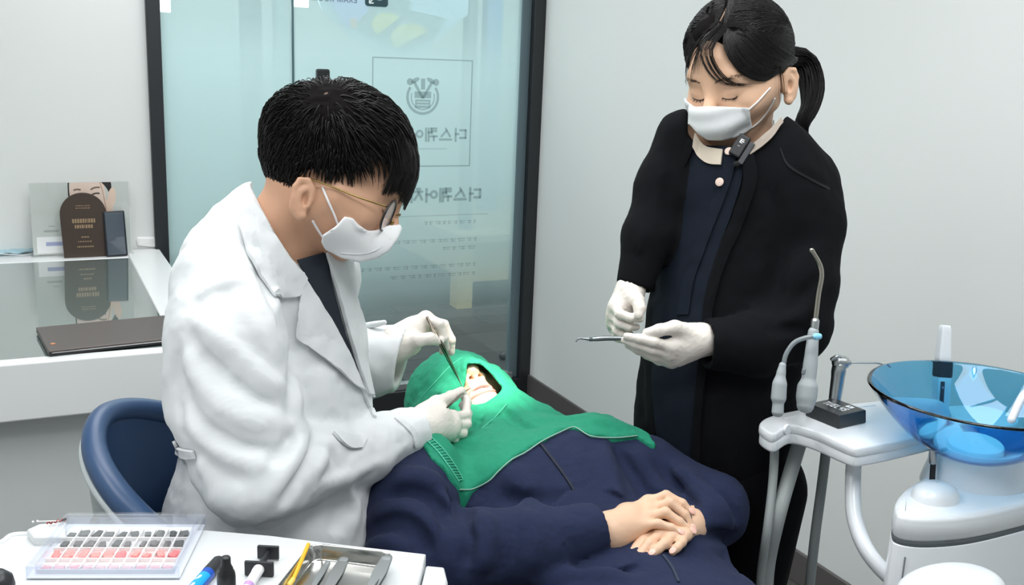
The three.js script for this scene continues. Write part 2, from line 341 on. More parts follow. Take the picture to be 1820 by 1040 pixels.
{
  // acrylic picture stand
  const z = -3.86, L = onZ(47, 325, z), Rr = onZ(231, 322, z), B = DY;
  const g = thing('acrylic_stand', 'clear acrylic stand with a beauty advert leaning by the wall', 'display stand', V((L.x + Rr.x) / 2, B, z));
  const w = Rr.x - L.x, h = L.y - B;
  const ad = canvasTex(600, 400, (c, W, H) => {
    c.fillStyle = '#cdd3ce'; c.fillRect(0, 0, W, H);
    // plain generic face: forehead, brows, eyes, hand at the temple, dark hair
    c.fillStyle = '#ecd6c8'; c.beginPath(); c.ellipse(345, 95, 112, 215, 0, 0, 7); c.fill();
    c.fillStyle = '#221f1d'; c.beginPath(); c.moveTo(238, 0); c.quadraticCurveTo(232, 60, 246, 130); c.lineTo(234, 130); c.quadraticCurveTo(224, 60, 230, 0); c.fill();
    c.beginPath(); c.moveTo(432, 0); c.lineTo(492, 0); c.quadraticCurveTo(500, 30, 482, 70); c.quadraticCurveTo(468, 30, 432, 0); c.fill();
    c.fillStyle = '#edd3c0'; c.beginPath(); c.ellipse(492, 92, 26, 62, 0.2, 0, 7); c.fill(); c.fillRect(452, 100, 46, 200);
    c.strokeStyle = '#b8977e'; c.lineWidth = 5; c.beginPath(); c.moveTo(425, 0); c.quadraticCurveTo(452, 80, 462, 240); c.stroke();
    c.strokeStyle = '#7d675a'; c.lineWidth = 9; c.beginPath(); c.moveTo(262, 44); c.quadraticCurveTo(282, 34, 306, 42); c.moveTo(366, 42); c.quadraticCurveTo(392, 24, 424, 30); c.stroke();
    c.strokeStyle = '#3f332e'; c.lineWidth = 8; c.beginPath(); c.moveTo(262, 72); c.quadraticCurveTo(284, 62, 308, 72); c.moveTo(372, 70); c.quadraticCurveTo(396, 58, 420, 64); c.stroke();
    c.fillStyle = '#aab2ae'; c.fillRect(70, 262, 90, 12); c.fillRect(100, 238, 40, 6);
    c.fillStyle = '#f6f8f8'; c.fillRect(24, 300, 540, 92);
    c.fillStyle = '#a9b2d6'; c.fillRect(78, 330, 104, 22);
  });
  const acry = mat('#ffffff', 0.02, { transmission: 1, thickness: 0, ior: 1.3 });
  mesh('acrylic_sheet', new RoundedBoxGeometry(w, h, 0.004, 2, 0.0018).translate(0, h / 2 + 0.004, 0.004), acry, g);
  mesh('advert', new THREE.PlaneGeometry(w * 0.96, h * 0.97).translate(0, h / 2 + 0.002, -0.001), mat('#ffffff', 0.5, { map: ad }), g);
  mesh('acrylic_foot', new RoundedBoxGeometry(w, 0.004, 0.05, 2, 0.0018).translate(0, 0.003, 0.012), acry, g);
  mesh('acrylic_sheet', new RoundedBoxGeometry(w, h, 0.003, 2, 0.0014).translate(0, h / 2 + 0.004, -0.006), acry, g);
}
{
  const z = -3.82, c = onZ(150, 343, z), b = onZ(149, 444, z), l = onZ(108, 400, z), r2 = onZ(189, 400, z);
  const w = r2.x - l.x, h = c.y - DY;
  const g = thing('arched_sign', 'dark brown arched leather sign with gold lettering in front of acrylic stand', 'sign', V((l.x + r2.x) / 2, DY, z));
  const s = new THREE.Shape(); s.moveTo(-w / 2 + 0.006, 0); s.lineTo(w / 2 - 0.006, 0); s.lineTo(w / 2, h - w / 2); s.absarc(0, h - w / 2, w / 2, 0, Math.PI); s.lineTo(-w / 2 + 0.006, 0);
  mesh('board', new THREE.ExtrudeGeometry(s, { depth: 0.008, bevelEnabled: true, bevelSize: 0.0015, bevelThickness: 0.0015, bevelSegments: 2, curveSegments: 24 }), mat('#43362e', 0.55), g);
  const lines = canvasTex(256, 384, (c2, W, H) => {   // the print is too small to read: gold rules of its line lengths
    c2.clearRect(0, 0, W, H); c2.fillStyle = '#9c8468';
    for (const [y, L, hh] of [[70, 80, 6], [84, 84, 6], [150, 130, 26], [186, 104, 22], [256, 36, 9], [284, 76, 7], [314, 90, 9]]) { let x = 128 - L / 2; while (x < 128 + L / 2) { const q = 4 + rnd() * 10; c2.fillRect(x, y, q, hh); x += q + 3; } }
  });
  mesh('lettering', new THREE.PlaneGeometry(w, h).translate(0, h / 2, 0.0105), mat('#ffffff', 0.5, { map: lines, transparent: true }), g);
}
{
  const z = -3.80, a = onZ(185, 376, z), b = onZ(227, 443, z), w = b.x - a.x, h = a.y - DY;
  const g = thing('smartphone', 'dark blue-grey smartphone standing upright beside the arched sign', 'phone', V((a.x + b.x) / 2, DY, z));
  mesh('case', new RoundedBoxGeometry(w, h, 0.011, 4, 0.0053).translate(0, h / 2, 0), mat('#20272f', 0.4), g);
  const s = new RoundedBoxGeometry(w - 0.012, h - 0.014, 0.002, 3, 0.0009).translate(0, h / 2, 0.0055);
  mesh('screen', s, mat('#565e69', 0.12, { clearcoat: 1 }), g);
  g.rotation.x = -0.06; g.rotation.z = 0.03;
}
{
  const p = onY(258, 438, DY);
  const g = thing('paper_box', 'small crumpled white paper packet at the desk corner', 'packet', V(p.x, DY, p.z + 0.02));
  const geo = new RoundedBoxGeometry(0.075, 0.042, 0.06, 4, 0.012);
  const q = geo.attributes.position; for (let i = 0; i < q.count; i++) { const n = noise3(q.getX(i) * 40, q.getY(i) * 40, q.getZ(i) * 40) * 0.004; q.setXYZ(i, q.getX(i) + n, q.getY(i) + n, q.getZ(i) - n); }
  geo.computeVertexNormals();
  mesh('wrapper', geo.translate(0, 0.024, 0), mat('#f2f2f0', 0.7), g);
  mesh('flap', new RoundedBoxGeometry(0.03, 0.004, 0.055, 2, 0.0015).rotateZ(-0.35).translate(0.045, 0.04, 0), mat('#f2f2f0', 0.7), g);
}
{
  // closed laptop at the front of the desk
  const a = onY(85, 632, DY + 0.01), b = onY(65, 597, DY + 0.01);
  const g = thing('laptop', 'closed dark grey laptop lying on the glass desk top', 'laptop', V(0.19, DY, -2.72), undefined);
  mesh('base', new RoundedBoxGeometry(0.345, 0.008, 0.235, 3, 0.003).translate(0.0, 0.005, 0.0), mat('#2c2c2e', 0.35, { metalness: 0.5 }), g);
  mesh('lid', new RoundedBoxGeometry(0.345, 0.006, 0.235, 3, 0.0025).translate(0.0, 0.013, 0.0), mat('#5d5552', 0.38, { metalness: 0.3 }), g);
  mesh('edge_strip', new THREE.BoxGeometry(0.33, 0.002, 0.002).translate(0, 0.0095, 0.1178), mat('#d9d9d9', 0.3, { metalness: 0.8 }), g);
  mesh('sticker', new THREE.CylinderGeometry(0.006, 0.006, 0.0008, 20).translate(-0.155, 0.0165, 0.06), mat('#d08a58', 0.5), g);
  g.rotation.y = 0.10;
}
{
  // folded light blue disposable mask at the left end of the desk's back rim
  const g = thing('disposable_mask', 'crumpled light blue disposable mask on the back of the desk', 'mask', onY(30, 452, DY));
  const geo = new THREE.PlaneGeometry(0.19, 0.075, 30, 10).rotateX(-Math.PI / 2), q = geo.attributes.position;
  for (let i = 0; i < q.count; i++) { const x = q.getX(i), z = q.getZ(i); const tp = 1 - 0.7 * sstep(0.0, 0.095, x); q.setZ(i, z * tp); q.setY(i, 0.006 + 0.008 * (1 - Math.abs(z * tp) / 0.04) + 0.005 * Math.abs(Math.sin(z * 220)) + 0.004 * noise2(x * 30, z * 40)); }
  geo.computeVertexNormals();
  mesh('cloth', geo, mat('#b9dce8', 0.8, { transmission: 0.2, thickness: 0 }), g);
  mesh('ear_loop', capTube([V(-0.09, 0.012, 0.03), V(-0.05, 0.014, 0.055), V(0.02, 0.006, 0.05), V(0.07, 0.008, 0.015)], 0.0014, 30, 6), mat('#f4f4f4', 0.7), g);
}
// ------------------------------------------------------------------ chairside unit on the right
const unitWhite = mat('#e9edf0', 0.3, { clearcoat: 0.4, clearcoatRoughness: 0.2 });
const greyPlastic = mat('#a9b0b3', 0.5), steel = mat('#b9bcbd', 0.34, { metalness: 1 }), hoseMat = mat('#9aa09f', 0.55);
const dropGeo = (g, p) => g.translate(p.x, p.y, p.z);
const xz = (list, y) => list.map(([px, py]) => { const p = onY(px, py, y); return [p.x, p.z]; });
const UT = 0.93;                                     // tray top height
const bowlC = at(1741, 699, 1.6);
{
  const g = thing('cuspidor_unit', 'white dental unit column with rounded base under the blue bowl', 'dental unit', V(bowlC.x, 0, bowlC.z));
  const fl = at(1605, 963, 1.5);
  const ring = smoothLoop(xz([[1583, 948], [1590, 961], [1618, 968], [1700, 966], [1820, 940], [1930, 900], [1950, 860], [1860, 838], [1740, 852], [1650, 882], [1602, 912], [1586, 932]], fl.y), 80);
  const mid = ring.reduce((s, [x, z]) => [s[0] + x / ring.length, s[1] + z / ring.length], [0, 0]);
  const loop = (i) => ring.map(([x, z]) => { const dx = x - mid[0], dz = z - mid[1], L = Math.hypot(dx, dz); return [mid[0] + dx * (1 - i / L), mid[1] + dz * (1 - i / L)]; });
  const yb = fl.y;
  wpart('base', plate(loop(0), 0, yb - 0.004, 0.003), unitWhite, g);
  wpart('seam', plate(loop(0.002), yb - 0.005, yb + 0.003, 0.0005), mat('#5f676c', 0.6), g);
  wpart('lid', plate(loop(0.0), yb - 0.0015, yb + 0.045, 0.014), unitWhite, g);
  wpart('panel_seam', new THREE.CylinderGeometry(0.0012, 0.0012, yb - 0.02, 6).translate(onY(1612, 968, yb).x, (yb - 0.02) / 2, onY(1612, 968, yb).z), mat('#8d959a', 0.6), g);
  // column flaring down into the lid
  const prof = [[0.112, yb + 0.03], [0.108, yb + 0.044], [0.102, yb + 0.06], [0.098, yb + 0.085], [0.095, bowlC.y - 0.085], [0.088, bowlC.y - 0.086], [0.001, bowlC.y - 0.116]];
  wpart('column', lathe(prof.map(([r, y]) => [r * 0.84, y]), 48).scale(1, 1, 0.85).translate(bowlC.x + 0.025, 0, bowlC.z + 0.0), unitWhite, g);
  const dm = at(1655, 935, 1.56);
  wpart('dome', lathe([[0.036, -0.01], [0.035, 0.006], [0.030, 0.016], [0.020, 0.023], [0.001, 0.026]], 32).scale(1.1, 1, 0.9).translate(dm.x, yb + 0.044, dm.z), unitWhite, g);
  const c0 = at(1658, 802, 1.6);
  wpart('cable', capTube([at(1659, 818, 1.6), at(1657, 850, 1.6), at(1655, 902, 1.59)], 0.0045, 20, 10), mat('#101114', 0.45), g);
  wpart('cable_plug', capTube([at(1658, 800, 1.6), at(1658, 822, 1.6)], 0.006, 8, 12), steel, g);
  wpart('support_arm', capTube([at(1519, 800, 1.66), at(1516, 860, 1.64), at(1520, 925, 1.61), at(1545, 985, 1.58), at(1600, 1040, 1.56), at(1680, 1075, 1.54)], 0.0125, 60, 16), unitWhite, g);
}
{
  const g = thing('glass_bowl', 'large blue glass spittoon bowl on the white dental unit', 'bowl', bowlC.clone());
  const R = 0.169, H = 0.112, prof = [];
  const n = 22, th = 0.0058;
  for (let k = 0; k <= n; k++) { const a = k / n; prof.push([R * Math.sin(a * Math.PI / 2), -H * (1 - Math.pow(Math.sin(a * Math.PI / 2), 2.1))]); }
  prof[0][0] = 0.0001;
  const inner = prof.map(([r, y], k) => [Math.max(0.0001, r - th * (0.25 + 0.75 * Math.sin(Math.min(1, k / n * 1.4) * Math.PI / 2))), y + th * (1 - Math.min(1, k / n) * 0.8)]).reverse();
  inner[inner.length - 1][0] = 0.0001;
  mesh('glass', lathe([...prof, [R - 0.001, 0.003], [R - 0.004, 0.003], ...inner.slice(1)], 96), mat('#ffffff', 0.0, { transmission: 1, thickness: 0.01, ior: 1.48, attenuationColor: '#1f8fe0', attenuationDistance: 0.015 }), g);
  const s = tag(mesh('drain_cap', lathe([[0.001, 0.018], [0.040, 0.018], [0.0425, 0.0155], [0.0425, 0.0], [0.001, 0.0]], 48).translate(bowlC.x + 0.004, bowlC.y - 0.100, bowlC.z + 0.004), mat('#e8f2f4', 0.4)), 'round white drain cap lying in the blue glass bowl', 'drain cap');
  const sp = thing('water_spout', 'flat white water spout over the right side of the bowl', 'spout', at(1815, 715, 1.62));
  const a = at(1797, 747, 1.6), b = at(1822, 700, 1.63), up = V(0, 1, 0);
  mesh('spout', capTube([V(0, 0, 0).copy(a).sub(sp.position), V(0, 0, 0).copy(b).sub(sp.position), at(1850, 690, 1.66).sub(sp.position)], 0.0065, 16, 8), unitWhite, sp);
  wpart('spout_post', capTube([at(1850, 690, 1.66), at(1860, 780, 1.68), at(1860, 860, 1.68)], 0.012, 16, 12), unitWhite, sp);
}
{
  const g = thing('instrument_tray', 'white rounded assistant tray left of the blue bowl', 'tray', V(onY(1500, 755, UT).x, UT, onY(1500, 755, UT).z));
  const out = [[1351, 758], [1353, 747], [1372, 738], [1423, 727], [1480, 720], [1540, 714], [1610, 708], [1668, 712], [1690, 735], [1670, 764], [1621, 778], [1548, 793], [1521, 796], [1498, 788], [1442, 764], [1408, 756], [1375, 771]];
  const lp = smoothLoop(xz(out, UT), 90);
  wpart('tray_top', plate(lp, UT - 0.017, UT, 0.005), unitWhite, g);
  const low = lp.map(([x, z]) => { const c = [g.position.x, g.position.z]; return [c[0] + (x - c[0]) * 0.985, c[1] + (z - c[1]) * 0.985]; });
  wpart('tray_base', plate(low, UT - 0.034, UT - 0.014, 0.005), unitWhite, g);
  wpart('ridge', capTube([onY(1395, 744, UT), onY(1432, 736, UT), onY(1500, 727, UT), onY(1555, 721, UT)], 0.0016, 30, 8), unitWhite, g);
  const bp = at(1399, 764, 1.585);
  const bt = new THREE.CylinderGeometry(0.008, 0.0085, 0.004, 32).rotateX(Math.PI / 2);
  bt.applyMatrix4(new THREE.Matrix4().lookAt(V(0.25, 0.05, 1), V(0, 0, 0), V(0, 1, 0))).translate(bp.x, bp.y, bp.z);
  wpart('button', bt, mat('#dfe4e8', 0.35), g);
  // black box with white lettering
  const c = [[1434, 740], [1495, 765], [1538, 752], [1474, 726]].map(([x, y]) => onY(x, y, UT));
  const ctr = c.reduce((s, p) => s.add(p), V(0, 0, 0)).multiplyScalar(0.25);
  const ex = c[1].clone().sub(c[0]), ez = c[0].clone().sub(c[3]), w = ex.length() * 0.98, d = ez.length();
  ex.normalize(); const zz = V(0, 0, 0).crossVectors(ex, V(0, 1, 0)).normalize();
  const b = thing('black_case', 'small black oblong case with white lettering on the assistant tray', 'case', ctr);
  const fm = frameMatrix(V(0, 0, 0), ex, V(0, 1, 0), zz);
  const H = 0.0225, shape = new THREE.Shape();
  const body = new RoundedBoxGeometry(w, H, d, 3, 0.0025).translate(0, H / 2, 0), q = body.attributes.position;
  for (let i = 0; i < q.count; i++) { const k = 1 - 0.05 * (q.getY(i) / H); q.setX(i, q.getX(i) * k); q.setZ(i, q.getZ(i) * k); }
  mesh('body', body.applyMatrix4(fm), mat('#25282b', 0.32), b);
  const txt = canvasTex(512, 256, (c2, W, Hh) => {
    c2.clearRect(0, 0, W, Hh); c2.fillStyle = '#e8ecec';   // block letters too worn and slanted to read: their strokes only
    [[0, 0, 54, 14], [20, 14, 14, 62], [66, 0, 14, 76], [80, 62, 30, 14], [104, 0, 14, 62], [134, 0, 50, 14], [134, 30, 44, 14], [134, 62, 50, 14], [134, 0, 14, 76], [200, 0, 14, 76], [214, 62, 34, 14], [262, 0, 14, 44], [276, 34, 30, 12], [300, 0, 14, 76], [330, 0, 48, 14], [330, 0, 14, 40], [330, 30, 48, 12], [364, 34, 14, 42], [330, 62, 40, 14]].forEach(([x, y, w2, h2]) => c2.fillRect(56 + x, 96 + y, w2, h2));
    c2.fillRect(300, 28, 110, 46); c2.fillStyle = '#2a2d30'; c2.fillRect(340, 40, 26, 20);
  });
  mesh('lettering', new THREE.PlaneGeometry(w * 0.86, d * 0.86).rotateX(-Math.PI / 2).translate(0, H + 0.0006, 0).applyMatrix4(fm), mat('#ffffff', 0.5, { map: txt, transparent: true }), b);
}
// handpieces hanging in the tray's back edge
const mk = (g) => (n, pts, rad, m, seg = 40, rs = 14) => wpart(n, capTube(pts, rad, seg, rs), m, g);
const prof = (list) => (t) => { for (let i = 1; i < list.length; i++) if (t <= list[i][0]) { const [a, r0] = list[i - 1], [b, r1] = list[i], k = (t - a) / (b - a); return lerp(r0, r1, k * k * (3 - 2 * k)); } return list[list.length - 1][1]; };
{
  const D = 1.63, g = thing('suction_handpiece', 'grey high-volume suction handpiece with bent steel tip', 'suction handpiece', at(1430, 722, D)), p = mk(g);
  p('handle', [at(1446, 588, D + .01), at(1440, 650, D + .005), at(1431, 724, D)], prof([[0, .0085], [.12, .0095], [.3, .0105], [.45, .0115], [.62, .0115], [.74, .0165], [.86, .0165], [1, .0135]]), greyPlastic, 60, 20);
  p('tip_collar', [at(1449, 570, D + .01), at(1447, 587, D + .01)], 0.0068, steel, 8, 16);
  p('steel_tip', [at(1448.5, 573, D + .01), at(1455, 520, D + .01), at(1460, 490, D + .01), at(1458, 474, D + .01), at(1442, 444, D + .01)], 0.0042, mat('#a8a39a', 0.2, { metalness: 1 }), 60, 12);
  p('slide_valve', [at(1429, 657, D - .011), at(1427.5, 664, D - .011)], 0.0032, mat('#7f878b', 0.4), 6, 10);
  p('hose', [at(1428, 765, D + .10), at(1408, 830, D + .09), at(1385, 910, D + .05), at(1365, 1000, D + .08), at(1360, 1060, D + .1)], 0.0125, hoseMat, 60, 14);
}
{
  const D = 1.60, g = thing('saliva_ejector', 'grey saliva ejector with clear bent tube and blue tip', 'saliva ejector', at(1384, 735, D)), p = mk(g);
  p('handle', [at(1391, 648, D), at(1386, 680, D), at(1382, 734, D)], prof([[0, .0055], [.2, .0075], [.42, .0115], [.7, .012], [.82, .009], [1, .0095]]), greyPlastic, 50, 18);
  p('clear_tube', [at(1392, 652, D), at(1397, 630, D), at(1412, 609, D), at(1430, 601, D), at(1446, 598, D)], 0.0038, mat('#b9c2c6', 0.15, { transmission: 0.6, thickness: 0 }), 40, 12);
  p('blue_tip', [at(1445, 598.5, D), at(1457, 598, D)], prof([[0, .0042], [.4, .0058], [1, .005]]), mat('#8fd4f2', 0.35), 12, 14);
  p('hose', [at(1378, 770, D + .10), at(1374, 850, D + .09), at(1364, 940, D + .07), at(1354, 1010, D + .1), at(1350, 1060, D + .12)], 0.0075, hoseMat, 60, 12);
}
{
  const D = 1.74, g = thing('air_water_syringe', 'steel air-water syringe with long thin nozzle behind black case', 'syringe', at(1482, 728, D)), p = mk(g);
  p('handle', [at(1492, 648, D), at(1488, 680, D), at(1481, 730, D)], prof([[0, .0115], [.15, .0125], [.3, .0115], [.8, .0105], [1, .0105]]), steel, 40, 20);
  p('head', [at(1487, 644, D), at(1502, 645, D)], 0.0115, steel, 12, 20);
  p('trigger', [at(1478, 639, D - .004), at(1488, 634, D - .006), at(1497, 636, D - .004)], 0.0035, steel, 16, 10);
  p('nozzle_nut', [at(1503, 645, D), at(1509, 645, D)], 0.006, steel, 8, 14);
  p('nozzle', [at(1506, 645, D), at(1540, 645, D), at(1562, 646, D), at(1580, 654, D)], 0.0017, steel, 30, 8);
  p('hose', [at(1472, 770, D + .04), at(1461, 860, D + .05), at(1449, 950, D + .05), at(1438, 1050, D + .08)], 0.0088, hoseMat, 50, 14);
}
{
  // white scanner wand standing in the tray behind the bowl
  const D = 1.85, g = thing('scanner_wand', 'white scanner wand with navy grip standing behind the blue bowl', 'scanner', at(1668, 745, D));
  const A = at(1668, 742, D), B = at(1680, 578, D), up = B.clone().sub(A), L = up.length(); up.normalize();
  const xr = V(0, 0, 0).crossVectors(up, V(-0.35, 0, 1)).normalize(), zf = V(0, 0, 0).crossVectors(xr, up);
  const M = frameMatrix(V(0, 0, 0), xr, up, zf).setPosition(A.clone().sub(g.position));
  const seg = (n, y0, y1, w0, w1, dd, m) => { const b = new RoundedBoxGeometry(1, 1, 1, 4, 0.18), q = b.attributes.position; for (let i = 0; i < q.count; i++) { const t = q.getY(i) + 0.5, w = lerp(w0, w1, t); q.setXYZ(i, q.getX(i) * w, lerp(y0, y1, t), q.getZ(i) * w * dd); } b.computeVertexNormals(); mesh(n, b.applyMatrix4(M), m, g); };
  const sw = mat('#e9eef2', 0.35);
  seg('body', 0, 0.076, 0.024, 0.0275, 1, sw);
  seg('grip', 0.071, 0.104, 0.0285, 0.0275, 1, mat('#16202e', 0.5));
  seg('neck', 0.100, L, 0.0245, 0.018, 0.9, sw);
  mesh('screen', new RoundedBoxGeometry(0.008, 0.046, 0.002, 2, 0.0009).translate(-0.0062, 0.042, 0.0138).applyMatrix4(M), mat('#233042', 0.2), g);
  mesh('button', new THREE.SphereGeometry(0.0022, 12, 8).scale(1, 1, 0.5).translate(-0.0062, 0.054, 0.0149).applyMatrix4(M), mat('#8f9cb8', 0.3), g);
  mesh('lens', new THREE.SphereGeometry(0.003, 12, 8).translate(0.0088, L - 0.018, 0.002).applyMatrix4(M), mat('#33373b', 0.2), g);
  const st = tag(mesh('scanner_cradle', lathe([[0.001, 0], [0.03, 0], [0.031, 0.004], [0.024, 0.012], [0.019, 0.014], [0.019, 0.006], [0.001, 0.006]], 32).translate(A.x, A.y - 0.008, A.z), unitWhite), 'white round cradle holding the scanner wand', 'cradle');
  // shelf arm below that carries cradle
  tag(mesh('side_shelf', plate(smoothLoop([[A.x - 0.09, A.z - 0.03], [A.x + 0.02, A.z - 0.06], [A.x + 0.16, A.z - 0.03], [A.x + 0.16, A.z + 0.05], [A.x - 0.02, A.z + 0.07], [A.x - 0.09, A.z + 0.04]], 40), A.y - 0.03, A.y - 0.008, 0.006), unitWhite), 'white side shelf of the unit seen through the bowl', 'shelf');
}
{
  const p = at(1690, 1052, 1.32), g = thing('chair_armrest', 'white rounded armrest end at the bottom edge under the unit', 'armrest', p);
  mesh('shell', new THREE.SphereGeometry(1, 40, 24).scale(0.085, 0.03, 0.05).translate(0, 0, 0), unitWhite, g);
  mesh('bracket', capTube([V(0.02, -0.01, 0), V(0.06, -0.12, -0.02), V(0.07, -0.4, -0.05), V(0.07, -p.y + 0.01, -0.05)], 0.02, 24, 12), unitWhite, g);
}
// ------------------------------------------------------------------ instrument table in the lower left
const TT = 0.90;
const tableWhite = mat('#dcdfe0', 0.45);
{
  const o = onY(400, 1050, TT);
  const g = thing('instrument_table', 'white doctor instrument table in the lower left foreground', 'instrument table', V(o.x, 0, o.z));
  const out = xz([[-60, 975], [0, 960], [14, 948], [62, 946], [160, 943], [360, 941], [480, 951], [600, 966], [757, 984], [745, 1030], [718, 1120], [690, 1200], [-220, 1200]], TT);
  wpart('board', plate(out, TT - 0.03, TT, 0.003), tableWhite, g);
  wpart('raised_rim', capTube(xz([[-70, 985], [4, 958], [20, 947], [60, 944]], TT + 0.004).map(([x, z]) => V(x, TT - 0.0005, z)), 0.004, 24, 10), tableWhite, g);
  const hb = xz([[48, 948], [70, 938], [118, 934], [118, 962], [60, 962]], TT + 0.006);
  wpart('raised_corner', plate(hb, TT - 0.002, TT + 0.012, 0.004), tableWhite, g);
  const k = xz([[757, 1003], [790, 1006], [796, 1030], [780, 1090], [735, 1090]], TT - 0.004);
  wpart('end_handle', plate(k, TT - 0.045, TT - 0.004, 0.006), tableWhite, g);
  const kb = onY(-2, 1062, TT);
  wpart('black_knob', lathe([[0.0005, 0.032], [0.008, 0.031], [0.0155, 0.024], [0.0175, 0.014], [0.016, 0.0]], 36).translate(kb.x, TT, kb.z), mat('#232528', 0.35), g);
  wpart('post', new THREE.CylinderGeometry(0.03, 0.03, TT - 0.03, 24).translate(o.x - 0.05, (TT - 0.03) / 2, o.z + 0.08), tableWhite, g);
  wpart('foot', lathe([[0.001, 0.03], [0.05, 0.028], [0.2, 0.012], [0.21, 0.0], [0.001, 0]], 40).translate(o.x - 0.05, 0.0, o.z + 0.08), tableWhite, g);
}
{
  // clear sorting box, 4 rows of ten cells
  const y = TT + 0.001, FL = onY(64, 1030, y), FR = onY(331, 1030, y), BR = onY(355, 934, y), BL = onY(104, 934, y);
  const c = FL.clone().add(FR).add(BR).add(BL).multiplyScalar(0.25), ex = FR.clone().sub(FL).add(BR).sub(BL).normalize(), ez = V(0, 0, 0).crossVectors(ex, V(0, 1, 0));
  const w = (FR.distanceTo(FL) + BR.distanceTo(BL)) / 2, d = Math.abs(FL.clone().sub(BL).dot(ez));
  const g = thing('sorting_box', 'clear lidded sorting box with rows of dark and pink pieces', 'box', c);
  g.quaternion.setFromRotationMatrix(frameMatrix(V(0, 0, 0), ex, V(0, 1, 0), ez));
  const clear = mat('#f6f8fc', 0.06, { transmission: 0.92, thickness: 0, ior: 1.45 }), H = 0.016;
  mesh('floor_plate', new RoundedBoxGeometry(w, 0.002, d, 2, 0.0009).translate(0, 0.0012, 0), mat('#f3f4f6', 0.3, {}), g);
  for (const s of [-1, 1]) {
    mesh('side_wall', new RoundedBoxGeometry(w, H, 0.0022, 2, 0.001).translate(0, H / 2, s * (d / 2 - 0.0011)), clear, g);
    mesh('side_wall', new RoundedBoxGeometry(0.0022, H, d, 2, 0.001).translate(s * (w / 2 - 0.0011), H / 2, 0), clear, g);
    mesh('inner_wall', new RoundedBoxGeometry(w - 0.016, H - 0.003, 0.0016, 2, 0.0007).translate(0, H / 2, s * (d / 2 - 0.008)), clear, g);
    mesh('inner_wall', new RoundedBoxGeometry(0.0016, H - 0.003, d - 0.016, 2, 0.0007).translate(s * (w / 2 - 0.008), H / 2, 0), clear, g);
  }
  mesh('lid', new RoundedBoxGeometry(w + 0.003, 0.0018, d + 0.003, 2, 0.0008).translate(0, H + 0.0012, 0), mat('#ffffff', 0.04, { transmission: 1, thickness: 0, ior: 1.3 }), g);
  const cw = (w - 0.02) / 10, cd = (d - 0.03) / 4, wm = mat('#f3f2f2', 0.4);
  const tints = { a: ['#3a3d3f', '#4b4e50', '#5a5d5e'], b: ['#4a4c4e', '#5d5a5c', '#3f4143'], c: ['#f0817f', '#f2908c', '#e96f74'], d: ['#f1b0b4', '#f0a0a8', '#f4c0c0'] };
  const mats = Object.fromEntries(Object.entries(tints).map(([k, v]) => [k, v.map((x) => mat(x, 0.4))]));
  const bed = { c: mat('#f6c4c2', 0.5), d: mat('#f8dedd', 0.5), a: mat('#c9cccf', 0.5), b: mat('#c8c8cb', 0.5) };
  ['a', 'b', 'c', 'd'].forEach((row, r) => {
    const zc = -d / 2 + 0.021 + cd * (r + 0.5);
    mesh('row_divider', new RoundedBoxGeometry(w - 0.018, 0.006, 0.0016, 1, 0.0006).translate(0, 0.005, zc + cd / 2), wm, g);
    for (let k = 0; k < 10; k++) {
      const xc = -w / 2 + 0.01 + cw * (k + 0.5);
      mesh('cell_bed', new THREE.BoxGeometry(cw * 0.92, 0.001, cd * 0.9).translate(xc, 0.0028, zc), bed[row], g);
      mesh('cell_divider', new RoundedBoxGeometry(0.0018, 0.006, cd * 0.86, 1, 0.0006).translate(xc + cw / 2, 0.005, zc), wm, g);
      const nn = row === 'd' ? 1 : 1 + Math.floor(rnd() * 2.2), m = mats[row][Math.floor(rnd() * 3)];
      for (let q = 0; q < nn; q++) {
        const a = new RoundedBoxGeometry(cw * (row === 'd' ? 0.75 : rr(0.4, 0.75)), 0.0035, cd * (row === 'd' ? 0.3 : rr(0.35, 0.6)), 2, 0.0012).rotateY(rr(-0.4, 0.4)).translate(xc + rr(-0.12, 0.12) * cw, 0.005 + q * 0.0006, zc + cd * (row === 'd' ? 0.2 : rr(-0.08, 0.12)));
        mesh('piece', a, m, g);
      }
    }
  });
}
const alongY = (A, B) => new THREE.Matrix4().makeRotationFromQuaternion(new THREE.Quaternion().setFromUnitVectors(V(0, 1, 0), B.clone().sub(A).normalize())).setPosition(A);
{
  // blue marker lying on the table
  const R = 0.0078, A = onY(312, 1085, TT + R), B = onY(391, 996, TT + R), L = A.distanceTo(B);
  const g = thing('marker_pen', 'bright blue marker pen with dark cap beside the black bottle', 'pen', A.clone()), M = alongY(V(0, 0, 0), B.clone().sub(A));
  const label = canvasTex(256, 512, (c, W, H) => {
    c.fillStyle = '#16a6ee'; c.fillRect(0, 0, W, H); c.fillStyle = '#1a50b4'; c.fillRect(0, 0, W, 60); c.fillRect(190, 0, 66, H);
    c.strokeStyle = '#f4f8fb'; c.lineWidth = 18; c.lineCap = 'round'; for (const y of [120, 230, 340]) { c.beginPath(); c.moveTo(60, y + 60); c.quadraticCurveTo(60, y, 100, y + 30); c.quadraticCurveTo(140, y + 60, 140, y); c.stroke(); }
  });
  mesh('barrel', new THREE.CylinderGeometry(R, R, L * 0.72, 28).rotateY(2.2).translate(0, L * 0.36, 0).applyMatrix4(M), mat('#ffffff', 0.35, { map: label }), g);
  mesh('cap', lathe([[R, L * 0.72], [R * 1.04, L * 0.73], [R, L * 0.96], [R * 0.8, L * 0.995], [0.0005, L]], 28).applyMatrix4(M), mat('#2a2c2f', 0.4), g);
}
